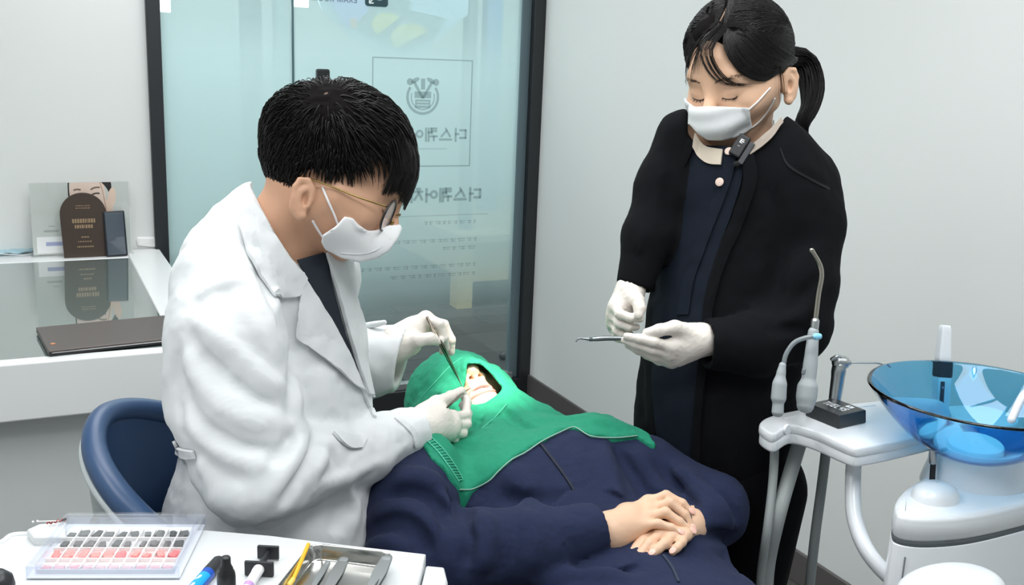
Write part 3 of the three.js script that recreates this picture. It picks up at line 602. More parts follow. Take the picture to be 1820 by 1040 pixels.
{
  const p = onY(404, 1092, TT), g = thing('dropper_bottle', 'small black dropper bottle standing beside the blue marker', 'bottle', p);
  mesh('bottle', lathe([[0.0005, 0.0005], [0.0092, 0.001], [0.0097, 0.004], [0.0097, 0.045], [0.009, 0.05], [0.0072, 0.0535], [0.0072, 0.055]], 40).scale(1.02, 1, 1.02), mat('#191a1c', 0.35), g);
  mesh('cap', lathe([[0.0072, 0.0545], [0.0062, 0.057], [0.0052, 0.060], [0.0051, 0.0668], [0.0043, 0.0682], [0.0005, 0.0686]], 32), mat('#1f2022', 0.4), g);
}
{
  // composite syringe: black plunger and finger flange, white barrel
  const h = 0.010, P0 = onY(478, 980, TT + h), P1 = onY(460, 1012, TT + h), P2 = onY(418, 1080, TT + h);
  const g = thing('composite_syringe', 'black plunger syringe with white barrel lying on the table', 'syringe', P1.clone());
  const loc = (p) => p.clone().sub(P1), black = mat('#222427', 0.38);
  mesh('plunger_rod', capTube([loc(P0), loc(P1)], 0.0038, 10, 12), black, g);
  const axis = P1.clone().sub(P0).normalize(), side = V(0, 0, 0).crossVectors(axis, V(0, 1, 0)).normalize();
  const flange = (pos, w, hh, t, nm, bend) => {
    const b = new RoundedBoxGeometry(w, hh, t, 4, 0.0012, ), q = b.attributes.position;
    for (let i = 0; i < q.count; i++) q.setZ(i, q.getZ(i) + bend * (q.getX(i) / (w / 2)) ** 2);
    b.computeVertexNormals();
    mesh(nm, b.applyMatrix4(frameMatrix(loc(pos), side.clone().negate(), V(0, 1, 0), axis.clone())), black, g);
  };
  flange(P0, 0.026, 0.017, 0.0045, 'thumb_rest', 0.003);
  flange(P1, 0.034, 0.018, 0.0045, 'finger_flange', -0.002);
  const lab = canvasTex(128, 256, (c, W, H) => { c.fillStyle = '#f1f0f2'; c.fillRect(0, 0, W, H); c.fillStyle = '#c79ad6'; c.fillRect(20, 120, 90, 26); c.fillStyle = '#8d8f96'; c.font = 'bold 46px sans-serif'; c.fillText('2X', 30, 84); });
  const M = alongY(loc(P1), loc(P2)), L = P1.distanceTo(P2);
  mesh('barrel', new THREE.CylinderGeometry(0.0058, 0.0062, L, 28).translate(0, L / 2, 0).applyMatrix4(M), mat('#ffffff', 0.4, { map: lab }), g);
  mesh('barrel_collar', lathe([[0.0005, -0.004], [0.005, -0.003], [0.0066, 0.0], [0.0066, 0.008], [0.006, 0.009]], 28).applyMatrix4(M), mat('#f3f3f3', 0.4), g);
}
{
  // steel instrument dish
  const y = TT, BL = onY(553, 966, y + .018), BR = onY(703, 984, y + .018), FL = onY(455, 1100, y + .018);
  const ex = BR.clone().sub(BL), w = ex.length(); ex.normalize();
  const ez = V(0, 0, 0).crossVectors(ex, V(0, 1, 0)), d = Math.abs(FL.clone().sub(BL).dot(ez)), H = 0.019;
  const c = BL.clone().addScaledVector(ex, w / 2).addScaledVector(ez, d / 2); c.y = y;
  const g = thing('steel_dish', 'rectangular stainless steel instrument dish with rounded rim', 'dish', c);
  const M = frameMatrix(V(0, 0, 0), ex, V(0, 1, 0), ez); g.quaternion.setFromRotationMatrix(M);
  const dishMat = mat('#c9c9c6', 0.2, { metalness: 1 });
  const rrect = (ww, dd, r) => { const o = []; for (const [sx, sz, a] of [[1, 1, 0], [-1, 1, 90], [-1, -1, 180], [1, -1, 270]]) for (let k = 0; k <= 7; k++) { const t = (a + k * 90 / 7) * DEG; o.push([sx * (ww / 2 - r) + Math.cos(t) * r, sz * (dd / 2 - r) + Math.sin(t) * r]); } return o; };
  const rings = [[1.0, H - 0.003, 0.016], [1.003, H - 0.0005, 0.016], [0.985, H + 0.0006, 0.0155], [0.955, H - 0.0008, 0.014], [0.925, H - 0.007, 0.013], [0.90, 0.006, 0.012], [0.885, 0.0028, 0.011], [0.85, 0.002, 0.009], [0.3, 0.002, 0.004], [0.01, 0.002, 0.0001]];
  const P = [], I = []; let n = 0;
  for (const [k, yy, r] of rings) { const ins = (1 - k) * w; const L = rrect(w - ins, Math.max(0.001, d - ins), r); n = L.length; for (const [x, z] of L) P.push(x, yy, z); }
  for (let i = 0; i < rings.length - 1; i++) for (let j = 0; j < n; j++) { const a = i * n + j, b = i * n + (j + 1) % n; I.push(a, a + n, b, b, a + n, b + n); }
  const geo = new THREE.BufferGeometry(); geo.setAttribute('position', new THREE.Float32BufferAttribute(P, 3)); geo.setIndex(I); geo.computeVertexNormals();
  mesh('pan', geo, dishMat, g);
  // what lies in the dish, resting on its far wall
  const ip = (px, py, h) => onY(px, py, y + h);
  const stick = thing('yellow_stick', 'yellow plastic stick leaning along the left side of the steel dish', 'stick', ip(518, 1035, .008));
  wpart('shaft', capTube([ip(505, 1062, .006), ip(522, 1028, .012), ip(548, 968, .022)], (t) => 0.0026, 20, 8), mat('#f0b92c', 0.4), stick);
  wpart('tip', capTube([ip(521, 1030, .0125), ip(514, 1040, .0105)], 0.0032, 6, 8), mat('#f6cf62', 0.4), stick);
  const tm = mat('#8f9596', 0.28, { metalness: 1 });
  const tweezer = (top, bot, wide, label) => {
    const A = ip(...top), B = ip(...bot), t = thing('dental_tweezers', label, 'tweezers', A.clone(), 'tweezers in the steel dish');
    const dir = B.clone().sub(A), L = dir.length(); dir.normalize();
    const sd = V(0, 0, 0).crossVectors(dir, V(0, 1, 0)).normalize(), nn = V(0, 0, 0).crossVectors(sd, dir).normalize();
    const Mx = frameMatrix(V(0, 0, 0), sd, dir, nn);
    for (const s of [-1, 1]) {
      const sh = new THREE.Shape(); sh.moveTo(-wide * 0.45, 0); sh.quadraticCurveTo(0, -wide * 0.35, wide * 0.45, 0); sh.lineTo(wide * 0.6, L * 0.3); sh.lineTo(wide * 0.35, L * 0.75); sh.lineTo(wide * 0.1, L); sh.lineTo(-wide * 0.1, L); sh.lineTo(-wide * 0.35, L * 0.75); sh.lineTo(-wide * 0.6, L * 0.3); sh.closePath();
      const e = new THREE.ExtrudeGeometry(sh, { depth: 0.0012, bevelEnabled: true, bevelSize: 0.0003, bevelThickness: 0.0003, bevelSegments: 1 });
      e.translate(0, 0, -0.0006).rotateX(s * 0.028).translate(0, 0, s * 0.001);
      mesh('arm', e.applyMatrix4(Mx), tm, t);
    }
    mesh('joint', new RoundedBoxGeometry(wide * 0.9, 0.008, 0.0042, 2, 0.0015).translate(0, 0.003, 0).applyMatrix4(Mx), tm, t);
  };
  tweezer([583, 1000, .022], [535, 1085, .006], 0.006, 'narrow steel tweezers standing nearest the yellow stick in the dish');
  tweezer([612, 994, .024], [560, 1095, .006], 0.012, 'broad steel tweezers in the middle of the dish');
  tweezer([688, 992, .024], [640, 1090, .006], 0.013, 'broad steel tweezers at the right side of the dish');
}
{
  const p = onY(98, 931, TT + 0.014), g = thing('thread_tie', 'small red twisted tie with a white pin on the table corner', 'tie', p.clone());
  const pts = []; for (let k = 0; k <= 24; k++) { const t = k / 24; pts.push(V(-0.009 + 0.02 * t, 0.002 + 0.0012 * Math.sin(t * 24) + 0.0015 * t, 0.0015 * Math.cos(t * 24))); }
  mesh('red_thread', capTube(pts, 0.0009, 80, 6), mat('#a23a3c', 0.5), g);
  mesh('clasp', capTube([V(0.008, 0.003, 0), V(0.0125, 0.0045, 0)], 0.0014, 6, 8), mat('#2a2a2e', 0.4), g);
  mesh('white_pin', capTube([V(-0.02, 0.0065, 0), V(0.004, 0.0035, 0.001)], 0.0007, 8, 6), mat('#f4f4f0', 0.4), g);
  for (const x of [-0.0245, -0.0195]) mesh('pin_bead', new THREE.SphereGeometry(0.0014, 12, 8).translate(x, 0.0068, 0), mat('#f7f5f2', 0.4), g);
}
// ------------------------------------------------------------------ doctor's stool
{
  const sc = at(402, 860, 1.50); sc.y = 0;
  const g = thing('operator_stool', 'navy blue tub-backed stool with grey shell under the doctor', 'stool', sc);
  // local frame: fx towards the open front, built around the vertical axis
  const fx = R0.clone().multiplyScalar(0.93).addScaledVector(V(-FWD.x, 0, -FWD.z).normalize(), 0.04).normalize();
  const fz = V(0, 0, 0).crossVectors(fx, V(0, 1, 0)).normalize();
  const blue = mat('#2c4a70', 0.38, { clearcoat: 0.15, clearcoatRoughness: 0.4 }), shell = mat('#a4abac', 0.45);
  const seatY = 0.60, RX = 0.156, RZ = 0.152;
  // rim height around the back: high behind, falling towards the sides
  const top = (a) => { const t = clamp(Math.abs(a) / (112 * DEG), 0, 1); return lerp(0.978, 0.79, Math.pow(t, 1.7)); };
  const pos = (a, y, k, f0 = 0.16) => { const fl = 1.16 - f0 * (1 - clamp((y - seatY) / 0.4, 0, 1)); const rx = RX * fl * k, rz = RZ * fl * k; return V(0, y, 0).addScaledVector(fx, -Math.cos(a) * rx).addScaledVector(fz, Math.sin(a) * rz); };
  const A = 112 * DEG, NA = 64, NV = 18;
  const sheet = (k0, k1, y0, inset, bul, f0 = 0.16) => {   // closed slab between two radii
    const P = [], I = [], row = NV * 2 + 2;
    for (let i = 0; i <= NA; i++) {
      const a = lerp(-A, A, i / NA), yt = top(a) - inset;
      for (let j = 0; j <= NV; j++) { const v = j / NV, e = bul * Math.sin(v * Math.PI); P.push(...pos(a, lerp(y0, yt, v), k0 - e, f0).toArray()); }
      for (let j = NV; j >= 0; j--) { const v = j / NV; P.push(...pos(a, lerp(y0, yt, v), k1, f0).toArray()); }
    }
    for (let i = 0; i < NA; i++) for (let j = 0; j < row; j++) { const a = i * row + j, b = i * row + (j + 1) % row; I.push(a, b, a + row, b, b + row, a + row); }
    for (const i of [0, NA]) for (let j = 1; j < row - 1; j++) I.push(i * row, i * row + j, i * row + j + 1);
    const q = new THREE.BufferGeometry(); q.setAttribute('position', new THREE.Float32BufferAttribute(P, 3)); q.setIndex(I); q.computeVertexNormals();
    return q;
  };
  mesh('back_pad', sheet(0.95, 1.03, seatY - 0.02, 0.012, 0.03), blue, g);
  mesh('back_shell', sheet(1.04, 1.09, seatY - 0.0, 0.03, 0, 0.20), shell, g);
  const rim = []; for (let i = 0; i <= 40; i++) { const a = lerp(-A, A, i / 40); rim.push(pos(a, top(a) - 0.014, 1.0)); }
  mesh('rim_bolster', capTube(rim, prof([[0, .016], [.2, .019], [.5, .0165], [.8, .019], [1, .016]]), 120, 18), blue, g);
  const edge = []; for (let i = 0; i <= 40; i++) { const a = lerp(-A, A, i / 40); edge.push(pos(a, top(a) - 0.030, 1.09)); }
  mesh('shell_edge', capTube(edge, 0.006, 120, 10), mat('#b9c0c1', 0.4), g);
  mesh('seat', lathe([[0.001, 0.065], [0.15, 0.062], [0.195, 0.05], [0.21, 0.025], [0.205, 0.0], [0.001, 0]], 48).translate(0, seatY - 0.09, 0), blue, g);
  const br = pos(-28 * DEG, 0.79, 1.09), br2 = pos(-30 * DEG, 0.60, 0.95);
  mesh('bracket', capTube([br, pos(-29 * DEG, 0.70, 1.10), br2], 0.02, 20, 10), shell, g);
  mesh('back_strut', capTube([pos(-26 * DEG, 0.80, 1.10), pos(-20 * DEG, 0.70, 1.10), pos(-15 * DEG, 0.5, 0.9), V(0, 0.46, 0)], 0.016, 30, 12), mat('#8b8676', 0.25, { metalness: 1 }), g);
  { const lc = (x, y, d) => at(x, y, d).sub(sc); mesh('back_strut', capTube([lc(214, 868, 1.42), lc(196, 898, 1.41), lc(168, 950, 1.40), lc(200, 1080, 1.42)], 0.0115, 24, 12), mat('#8b8676', 0.25, { metalness: 1 }), g); }
  mesh('gas_lift', new THREE.CylinderGeometry(0.025, 0.025, 0.42, 20).translate(0, 0.30, 0), steel, g);
  for (let k = 0; k < 5; k++) {
    const a = k * 72 * DEG, d = V(Math.cos(a), 0, Math.sin(a));
    mesh('foot', capTube([V(0, 0.1, 0), d.clone().multiplyScalar(0.15).setY(0.085), d.clone().multiplyScalar(0.27).setY(0.06)], 0.016, 12, 10), steel, g);
    mesh('castor', new THREE.SphereGeometry(0.026, 16, 12).scale(0.8, 1, 0.8).translate(d.x * 0.27, 0.027, d.z * 0.27), mat('#26282a', 0.5), g);
  }
}
// ------------------------------------------------------------------ distance fields for bodies and cloth
const J = (px, py, d, rpx) => { const p = at(px, py, d); return [p.x, p.y, p.z, rpx * d / FOCAL]; };
const smin = (a, b, k) => { if (k <= 0) return Math.min(a, b); const h = k - Math.abs(a - b); return h > 0 ? Math.min(a, b) - h * h * 0.25 / k : Math.min(a, b); };
const smax = (a, b, k) => -smin(-a, -b, k);
function cone(A, B) {   // tapered capsule between [x, y, z, r] and [x, y, z, r]
  const [ax, ay, az, ra] = A, bx = B[0] - ax, by = B[1] - ay, bz = B[2] - az, dr = B[3] - ra, il = 1 / Math.max(1e-12, bx * bx + by * by + bz * bz);
  return (x, y, z) => {
    const px = x - ax, py = y - ay, pz = z - az;
    let t = (px * bx + py * by + pz * bz) * il; t = t < 0 ? 0 : t > 1 ? 1 : t;
    const qx = px - bx * t, qy = py - by * t, qz = pz - bz * t;
    return Math.sqrt(qx * qx + qy * qy + qz * qz) - ra - dr * t;
  };
}
function ellipsoid(c, X, Y, Z, rx, ry, rz) {
  return (x, y, z) => {
    const dx = x - c.x, dy = y - c.y, dz = z - c.z;
    const a = (dx * X.x + dy * X.y + dz * X.z), b = (dx * Y.x + dy * Y.y + dz * Y.z), e = (dx * Z.x + dy * Z.y + dz * Z.z);
    const k0 = Math.sqrt((a / rx) ** 2 + (b / ry) ** 2 + (e / rz) ** 2), k1 = Math.sqrt((a / (rx * rx)) ** 2 + (b / (ry * ry)) ** 2 + (e / (rz * rz)) ** 2);
    return k1 < 1e-9 ? -Math.min(rx, ry, rz) : k0 * (k0 - 1) / k1;
  };
}
function blend(list, k) { return (x, y, z) => { let d = list[0](x, y, z); for (let i = 1; i < list.length; i++) d = smin(d, list[i](x, y, z), k); return d; }; }
const chain = (pts, k = 0.004) => { const s = []; for (let i = 1; i < pts.length; i++) s.push(cone(pts[i - 1], pts[i])); return s.length > 1 ? blend(s, k) : s[0]; };
function folds(list, gain = 1) {   // ridges (amp > 0) and grooves (amp < 0) along polylines of Vector3
  const fs = list.map(({ pts, w, a }) => {
    const c = pts.length > 2 ? curve(pts).getPoints(10) : pts, n = c.length - 1;
    const ctr = c[0].clone().add(c[n]).multiplyScalar(0.5); let R = 0; for (const p of c) R = Math.max(R, p.distanceTo(ctr));
    return { c, n, w, a: a * gain, ctr, R2: (R + 2.6 * w) ** 2 };
  });
  return (x, y, z) => {
    let s = 0;
    for (const f of fs) {
      const ex = x - f.ctr.x, ey = y - f.ctr.y, ez = z - f.ctr.z;
      if (ex * ex + ey * ey + ez * ez > f.R2) continue;
      let best = 1e9, bt = 0;
      for (let i = 0; i < f.n; i++) {
        const A = f.c[i], B = f.c[i + 1], bx = B.x - A.x, by = B.y - A.y, bz = B.z - A.z, px = x - A.x, py = y - A.y, pz = z - A.z;
        let t = (px * bx + py * by + pz * bz) / (bx * bx + by * by + bz * bz + 1e-12); t = t < 0 ? 0 : t > 1 ? 1 : t;
        const d2 = (px - bx * t) ** 2 + (py - by * t) ** 2 + (pz - bz * t) ** 2;
        if (d2 < best) { best = d2; bt = (i + t) / f.n; }
      }
      if (best < f.w * f.w * 6) s += f.a * Math.exp(-best / (f.w * f.w)) * Math.min(1, 4 * bt + 0.15, 4 * (1 - bt) + 0.15);
    }
    return s;
  };
}
// Naive surface nets over a box; blocks far from the surface are skipped.
function meshField(f, lo, hi, h) {
  const nx = Math.ceil((hi.x - lo.x) / h) + 1, ny = Math.ceil((hi.y - lo.y) / h) + 1, nz = Math.ceil((hi.z - lo.z) / h) + 1;
  const G = new Float32Array(nx * ny * nz).fill(1), B = 6, sy = nx, sz = nx * ny;
  for (let k = 0; k < nz; k += B) for (let j = 0; j < ny; j += B) for (let i = 0; i < nx; i += B) {
    const m = (B / 2) * h, c = f(lo.x + i * h + m, lo.y + j * h + m, lo.z + k * h + m);
    const far = Math.abs(c) > m * 1.7321 * 1.5 + 0.012, v = c > 0 ? 1 : -1;
    const K = Math.min(k + B, nz), Jm = Math.min(j + B, ny), Im = Math.min(i + B, nx);
    for (let kk = k; kk < K; kk++) for (let jj = j; jj < Jm; jj++) for (let ii = i; ii < Im; ii++) G[kk * sz + jj * sy + ii] = far ? v : f(lo.x + ii * h, lo.y + jj * h, lo.z + kk * h);
  }
  for (let k = 0; k < nz; k++) for (let j = 0; j < ny; j++) for (let i = 0; i < nx; i++) if (!i || !j || !k || i === nx - 1 || j === ny - 1 || k === nz - 1) { const q = k * sz + j * sy + i; if (G[q] < 0) G[q] = 1e-4; }
  const id = new Int32Array(nx * ny * nz).fill(-1), P = [], I = [];
  const co = [0, 1, sy, sy + 1, sz, sz + 1, sz + sy, sz + sy + 1], E = [[0, 1], [2, 3], [4, 5], [6, 7], [0, 2], [1, 3], [4, 6], [5, 7], [0, 4], [1, 5], [2, 6], [3, 7]];
  for (let k = 0; k < nz - 1; k++) for (let j = 0; j < ny - 1; j++) for (let i = 0; i < nx - 1; i++) {
    const q = k * sz + j * sy + i; let mask = 0;
    for (let c = 0; c < 8; c++) if (G[q + co[c]] < 0) mask |= 1 << c;
    if (mask === 0 || mask === 255) continue;
    let x = 0, y = 0, z = 0, n = 0;
    for (const [a, b] of E) {
      if (((mask >> a) & 1) === ((mask >> b) & 1)) continue;
      const va = G[q + co[a]], vb = G[q + co[b]], t = va / (va - vb);
      x += lerp(a & 1, b & 1, t); y += lerp((a >> 1) & 1, (b >> 1) & 1, t); z += lerp((a >> 2) & 1, (b >> 2) & 1, t); n++;
    }
    id[q] = P.length / 3; P.push(lo.x + (i + x / n) * h, lo.y + (j + y / n) * h, lo.z + (k + z / n) * h);
  }
  for (let k = 1; k < nz - 1; k++) for (let j = 1; j < ny - 1; j++) for (let i = 1; i < nx - 1; i++) {
    const q = k * sz + j * sy + i, s = G[q] < 0;
    for (const [d, u, v] of [[1, sy, sz], [sy, sz, 1], [sz, 1, sy]]) {
      if (s === (G[q + d] < 0)) continue;
      const a = id[q], b = id[q - u], c = id[q - u - v], e = id[q - v];
      if (a < 0 || b < 0 || c < 0 || e < 0) continue;
      if (s) I.push(a, b, c, a, c, e); else I.push(a, c, b, a, e, c);
    }
  }
  const g = new THREE.BufferGeometry();
  g.setAttribute('position', new THREE.Float32BufferAttribute(P, 3));
  g.setIndex(I); g.computeVertexNormals();
  return g;
}
// box around a list of [x, y, z, r]
function bounds(list, pad = 0.02) {
  const lo = V(1e9, 1e9, 1e9), hi = V(-1e9, -1e9, -1e9);
  for (const [x, y, z, r] of list) { lo.min(V(x - r, y - r, z - r)); hi.max(V(x + r, y + r, z + r)); }
  return [lo.addScalar(-pad), hi.addScalar(pad)];
}
function gradient(f, p, e = 0.0015) {
  return V(f(p.x + e, p.y, p.z) - f(p.x - e, p.y, p.z), f(p.x, p.y + e, p.z) - f(p.x, p.y - e, p.z), f(p.x, p.y, p.z + e) - f(p.x, p.y, p.z - e)).normalize();
}
function settle(f, p, off = 0, n = 4) { for (let i = 0; i < n; i++) { const g = gradient(f, p); p.addScaledVector(g, (off - f(p.x, p.y, p.z)) * 0.9); } return p; }
function hit(px, py, f, d0 = 0.9, d1 = 2.6) {   // where a line of sight meets a field (nearest approach if it passes by)
  const r = rayDir(px, py), L = r.length(); let d = d0, bd = d0, bf = 1e9;
  for (let i = 0; i < 160 && d < d1; i++) {
    const v = f(EYE.x + r.x * d, EYE.y + r.y * d, EYE.z + r.z * d);
    if (v < bf) { bf = v; bd = d; }
    if (v < 0.0004) break;
    d += Math.max(0.0006, v * 0.7 / L);
  }
  const p = EYE.clone().addScaledVector(r, bd);
  return bf < 0.0008 ? p : settle(f, p, 0, 3);
}
// cloth strip between two outlines, laid on a field with real thickness
function strip(A, B, f, { nu = 30, nv = 8, off = 0.004, thick = 0.004, d0 = 0.9, d1 = 2.6, puff = 0, straight = false } = {}) {
  const rs = (L) => { if (straight || L.length < 3) { const c = new THREE.CurvePath(); for (let i = 1; i < L.length; i++) c.add(new THREE.LineCurve3(V(L[i - 1][0], L[i - 1][1], 0), V(L[i][0], L[i][1], 0))); return c.getSpacedPoints(nu); } return curve(L.map(([x, y]) => V(x, y, 0))).getSpacedPoints(nu); };
  const a = rs(A), b = rs(B), top = [], bot = [];
  for (let i = 0; i <= nu; i++) for (let j = 0; j <= nv; j++) {
    const t = j / nv, p = hit(lerp(a[i].x, b[i].x, t), lerp(a[i].y, b[i].y, t), f, d0, d1), n = gradient(f, p, 0.004);
    const o = (typeof off === 'function' ? off(i / nu, t) : off) + puff * Math.sin(Math.PI * t);
    top.push(p.clone().addScaledVector(n, o)); bot.push(p.clone().addScaledVector(n, o - thick));
  }
  return slab(top, bot, nu, nv);
}
function slab(top, bot, nu, nv) {
  const P = [], I = [], w = nv + 1, N = top.length;
  for (const p of [...top, ...bot]) P.push(p.x, p.y, p.z);
  for (let i = 0; i < nu; i++) for (let j = 0; j < nv; j++) { const q = i * w + j; I.push(q, q + 1, q + w, q + 1, q + w + 1, q + w, N + q, N + q + w, N + q + 1, N + q + 1, N + q + w, N + q + w + 1); }
  const wall = (x, y) => I.push(x, N + x, y, y, N + x, N + y);
  for (let i = 0; i < nu; i++) { wall(i * w, (i + 1) * w); wall((i + 1) * w + nv, i * w + nv); }
  for (let j = 0; j < nv; j++) { wall(j + 1, j); wall(nu * w + j, nu * w + j + 1); }
  const g = new THREE.BufferGeometry();
  g.setAttribute('position', new THREE.Float32BufferAttribute(P, 3)); g.setIndex(I);
  return toCreasedNormals(g, 0.9);
}
function outlineField(pts) {   // prism through an outline seen from the eye; metres
  const n = pts.length;
  return (x, y, z) => {
    const dx = x - EYE.x, dy = y - EYE.y, dz = z - EYE.z, dd = dx * FWD.x + dy * FWD.y + dz * FWD.z, s = FOCAL / dd;
    const u = 910 + s * (dx * RGT.x + dy * RGT.y + dz * RGT.z), v = 520 - s * (dx * UPV.x + dy * UPV.y + dz * UPV.z);
    let d = 1e18, sg = 1;
    for (let i = 0, j = n - 1; i < n; j = i++) {
      const ex = pts[j][0] - pts[i][0], ey = pts[j][1] - pts[i][1], wx = u - pts[i][0], wy = v - pts[i][1];
      const t = clamp((wx * ex + wy * ey) / (ex * ex + ey * ey), 0, 1), bx = wx - ex * t, by = wy - ey * t;
      d = Math.min(d, bx * bx + by * by);
      const c1 = v >= pts[i][1], c2 = v < pts[j][1], c3 = ex * wy > ey * wx;
      if ((c1 && c2 && c3) || (!c1 && !c2 && !c3)) sg = -sg;
    }
    return sg * Math.sqrt(d) / s;
  };
}
function poly2(pts) {   // signed distance to a polygon of [a, b]
  const n = pts.length;
  return (u, v) => {
    let d = 1e18, sg = 1;
    for (let i = 0, j = n - 1; i < n; j = i++) {
      const ex = pts[j][0] - pts[i][0], ey = pts[j][1] - pts[i][1], wx = u - pts[i][0], wy = v - pts[i][1];
      const t = clamp((wx * ex + wy * ey) / (ex * ex + ey * ey), 0, 1), bx = wx - ex * t, by = wy - ey * t;
      d = Math.min(d, bx * bx + by * by);
      const c1 = v >= pts[i][1], c2 = v < pts[j][1], c3 = ex * wy > ey * wx;
      if ((c1 && c2 && c3) || (!c1 && !c2 && !c3)) sg = -sg;
    }
    return sg * Math.sqrt(d);
  };
}
// head frame: X = the person's left, Y = up, Z = forward; given as [right, up, towards the eye] in the view
function headFrame(px, py, d, zc, xc, scale = 1) {
  const w = ([r, u, t]) => V(0, 0, 0).addScaledVector(RGT, r).addScaledVector(UPV, u).addScaledVector(FWD, -t);
  return frameFrom(at(px, py, d), w(zc), w(xc), scale);
}
function frameFrom(C, z, x, scale = 1) {
  const Z = z.normalize(); const Y = V(0, 0, 0).crossVectors(Z, x).normalize(), X = V(0, 0, 0).crossVectors(Y, Z).normalize();
  const F = { C, X, Y, Z, s: scale };
  F.w = (x2, y2, z2) => C.clone().addScaledVector(X, x2 * scale).addScaledVector(Y, y2 * scale).addScaledVector(Z, z2 * scale);
  F.l = (x2, y2, z2) => { const dx = x2 - C.x, dy = y2 - C.y, dz = z2 - C.z; return [(dx * X.x + dy * X.y + dz * X.z) / scale, (dx * Y.x + dy * Y.y + dz * Y.z) / scale, (dx * Z.x + dy * Z.y + dz * Z.z) / scale]; };
  F.j = (x2, y2, z2, r) => [...F.w(x2, y2, z2).toArray(), r * scale];
  F.M = new THREE.Matrix4().makeBasis(X.clone().multiplyScalar(scale), Y.clone().multiplyScalar(scale), Z.clone().multiplyScalar(scale)).setPosition(C);
  return F;
}
const wrap = (F, f) => (x, y, z) => { const [a, b, c] = F.l(x, y, z); return f(a, b, c) * F.s; };
const EX = V(1, 0, 0), EYv = V(0, 1, 0), EZ = V(0, 0, 1);
const cranium = (() => { const e = ellipsoid(V(0, 0.034, -0.014), EX, EYv, EZ, 0.0755, 0.088, 0.096); return e; })();
function headLocal({ mouthOpen = 0, female = 0, earY = 0, wide = 1, chin = 0, noseZ = 0, ear = 1 } = {}) {
  const jawW = female ? 0.047 : 0.052, k = 0.022;
  const base = blend([cranium, cone([0, 0.0, 0.036, 0.056], [0, -0.064 + chin * 0.7, 0.047 - chin * 0.5, 0.036]), cone([-jawW, -0.04, -0.002, 0.021], [0, -0.086 + chin, 0.056 - chin * 0.6, 0.018]), cone([jawW, -0.04, -0.002, 0.021], [0, -0.086 + chin, 0.056 - chin * 0.6, 0.018]),
    cone([-0.040, -0.022, 0.056, 0.026], [-0.052, -0.012, 0.02, 0.026]), cone([0.040, -0.022, 0.056, 0.026], [0.052, -0.012, 0.02, 0.026]), cone([-0.03, 0.028, 0.072, 0.016], [0.03, 0.028, 0.072, 0.016]),
    cone([0, 0.05, 0.06, 0.03], [0, 0.02, 0.07, 0.02])], k);
  const muzzle = cone([0, -0.055, 0.078, 0.020], [0, -0.070 + chin, 0.068, 0.021]);
  const nose = blend([cone([0, 0.014, 0.086, 0.0075], [0, -0.026, 0.108 + noseZ, 0.0115]), cone([-0.011 * wide, -0.034, 0.095, 0.0088], [0.011 * wide, -0.034, 0.095, 0.0088])], 0.008);
  const sockets = [cone([-0.033, 0.006, 0.099, 0.0135], [-0.029, 0.006, 0.099, 0.0135]), cone([0.033, 0.006, 0.099, 0.0135], [0.029, 0.006, 0.099, 0.0135])];
  const lids = [ellipsoid(V(-0.032, 0.003, 0.0725), EX, EYv, EZ, 0.0155, 0.0115, 0.0125), ellipsoid(V(0.032, 0.003, 0.0725), EX, EYv, EZ, 0.0155, 0.0115, 0.0125)];
  const nostrils = [cone([-0.0082 * wide, -0.041, 0.100, 0.0044], [-0.007 * wide, -0.028, 0.098, 0.003]), cone([0.0082 * wide, -0.041, 0.100, 0.0044], [0.007 * wide, -0.028, 0.098, 0.003])];
  const mouth = ellipsoid(V(0, -0.063, 0.098), EX, EYv, EZ, 0.022 * wide, 0.004 + mouthOpen, 0.016);
  const ears = [-1, 1].map((s) => {
    const tilt = V(s * 0.35, 0, -0.94).normalize(), up = V(0, 0.97, -0.2).normalize(), out = V(0, 0, 0).crossVectors(up, tilt).multiplyScalar(-s).normalize();
    const c = V(s * 0.081, -0.014 + earY, -0.016), bodyE = ellipsoid(c, out, up, tilt, 0.0075, 0.033 * ear, 0.0195 * ear);
    const P = (a, b, o) => { const q = c.clone().addScaledVector(tilt, a * ear).addScaledVector(up, b * ear).addScaledVector(out, o); return [q.x, q.y, q.z]; };
    const ring = [[-0.013, 0.002], [-0.012, 0.022], [-0.002, 0.032], [0.012, 0.027], [0.018, 0.012], [0.015, -0.006], [0.006, -0.022], [-0.004, -0.031]].map(([a, b]) => [...P(a, b, 0.003), 0.0042]);
    const anti = [[0.0, 0.018], [0.008, 0.008], [0.007, -0.006], [0.0, -0.015]].map(([a, b]) => [...P(a, b, 0.004), 0.0032]);
    const bowl = ellipsoid(V(...P(-0.003, -0.001, 0.008)), out, up, tilt, 0.0085, 0.011, 0.0075);
    const lobe = cone([...P(-0.005, -0.028, 0.001), 0.0062], [...P(-0.002, -0.030, 0.001), 0.006]);
    const tragus = cone([...P(-0.0125, -0.002, 0.004), 0.0034], [...P(-0.0125, -0.009, 0.004), 0.003]);
    const ch1 = chain(ring, 0.002), ch2 = chain(anti, 0.002);
    return (x, y, z) => smin(Math.min(smin(smin(smax(bodyE(x, y, z), -bowl(x, y, z), 0.004), ch1(x, y, z), 0.003), ch2(x, y, z), 0.003), tragus(x, y, z)), lobe(x, y, z), 0.005);
  });
  return (x, y, z) => {
    let d = base(x, y, z);
    if (d < 0.06) {
      d = smin(d, muzzle(x, y, z), 0.02);
      for (const s of sockets) d = smax(d, -s(x, y, z), 0.016);
      for (const s of lids) d = smin(d, s(x, y, z), 0.004);
      d = smin(d, nose(x, y, z), 0.011);
      for (const s of nostrils) d = smax(d, -s(x, y, z), 0.002);
      d = smax(d, -mouth(x, y, z), 0.003);
      for (const s of ears) d = smin(d, s(x, y, z), 0.005);
    }
    return d;
  };
}
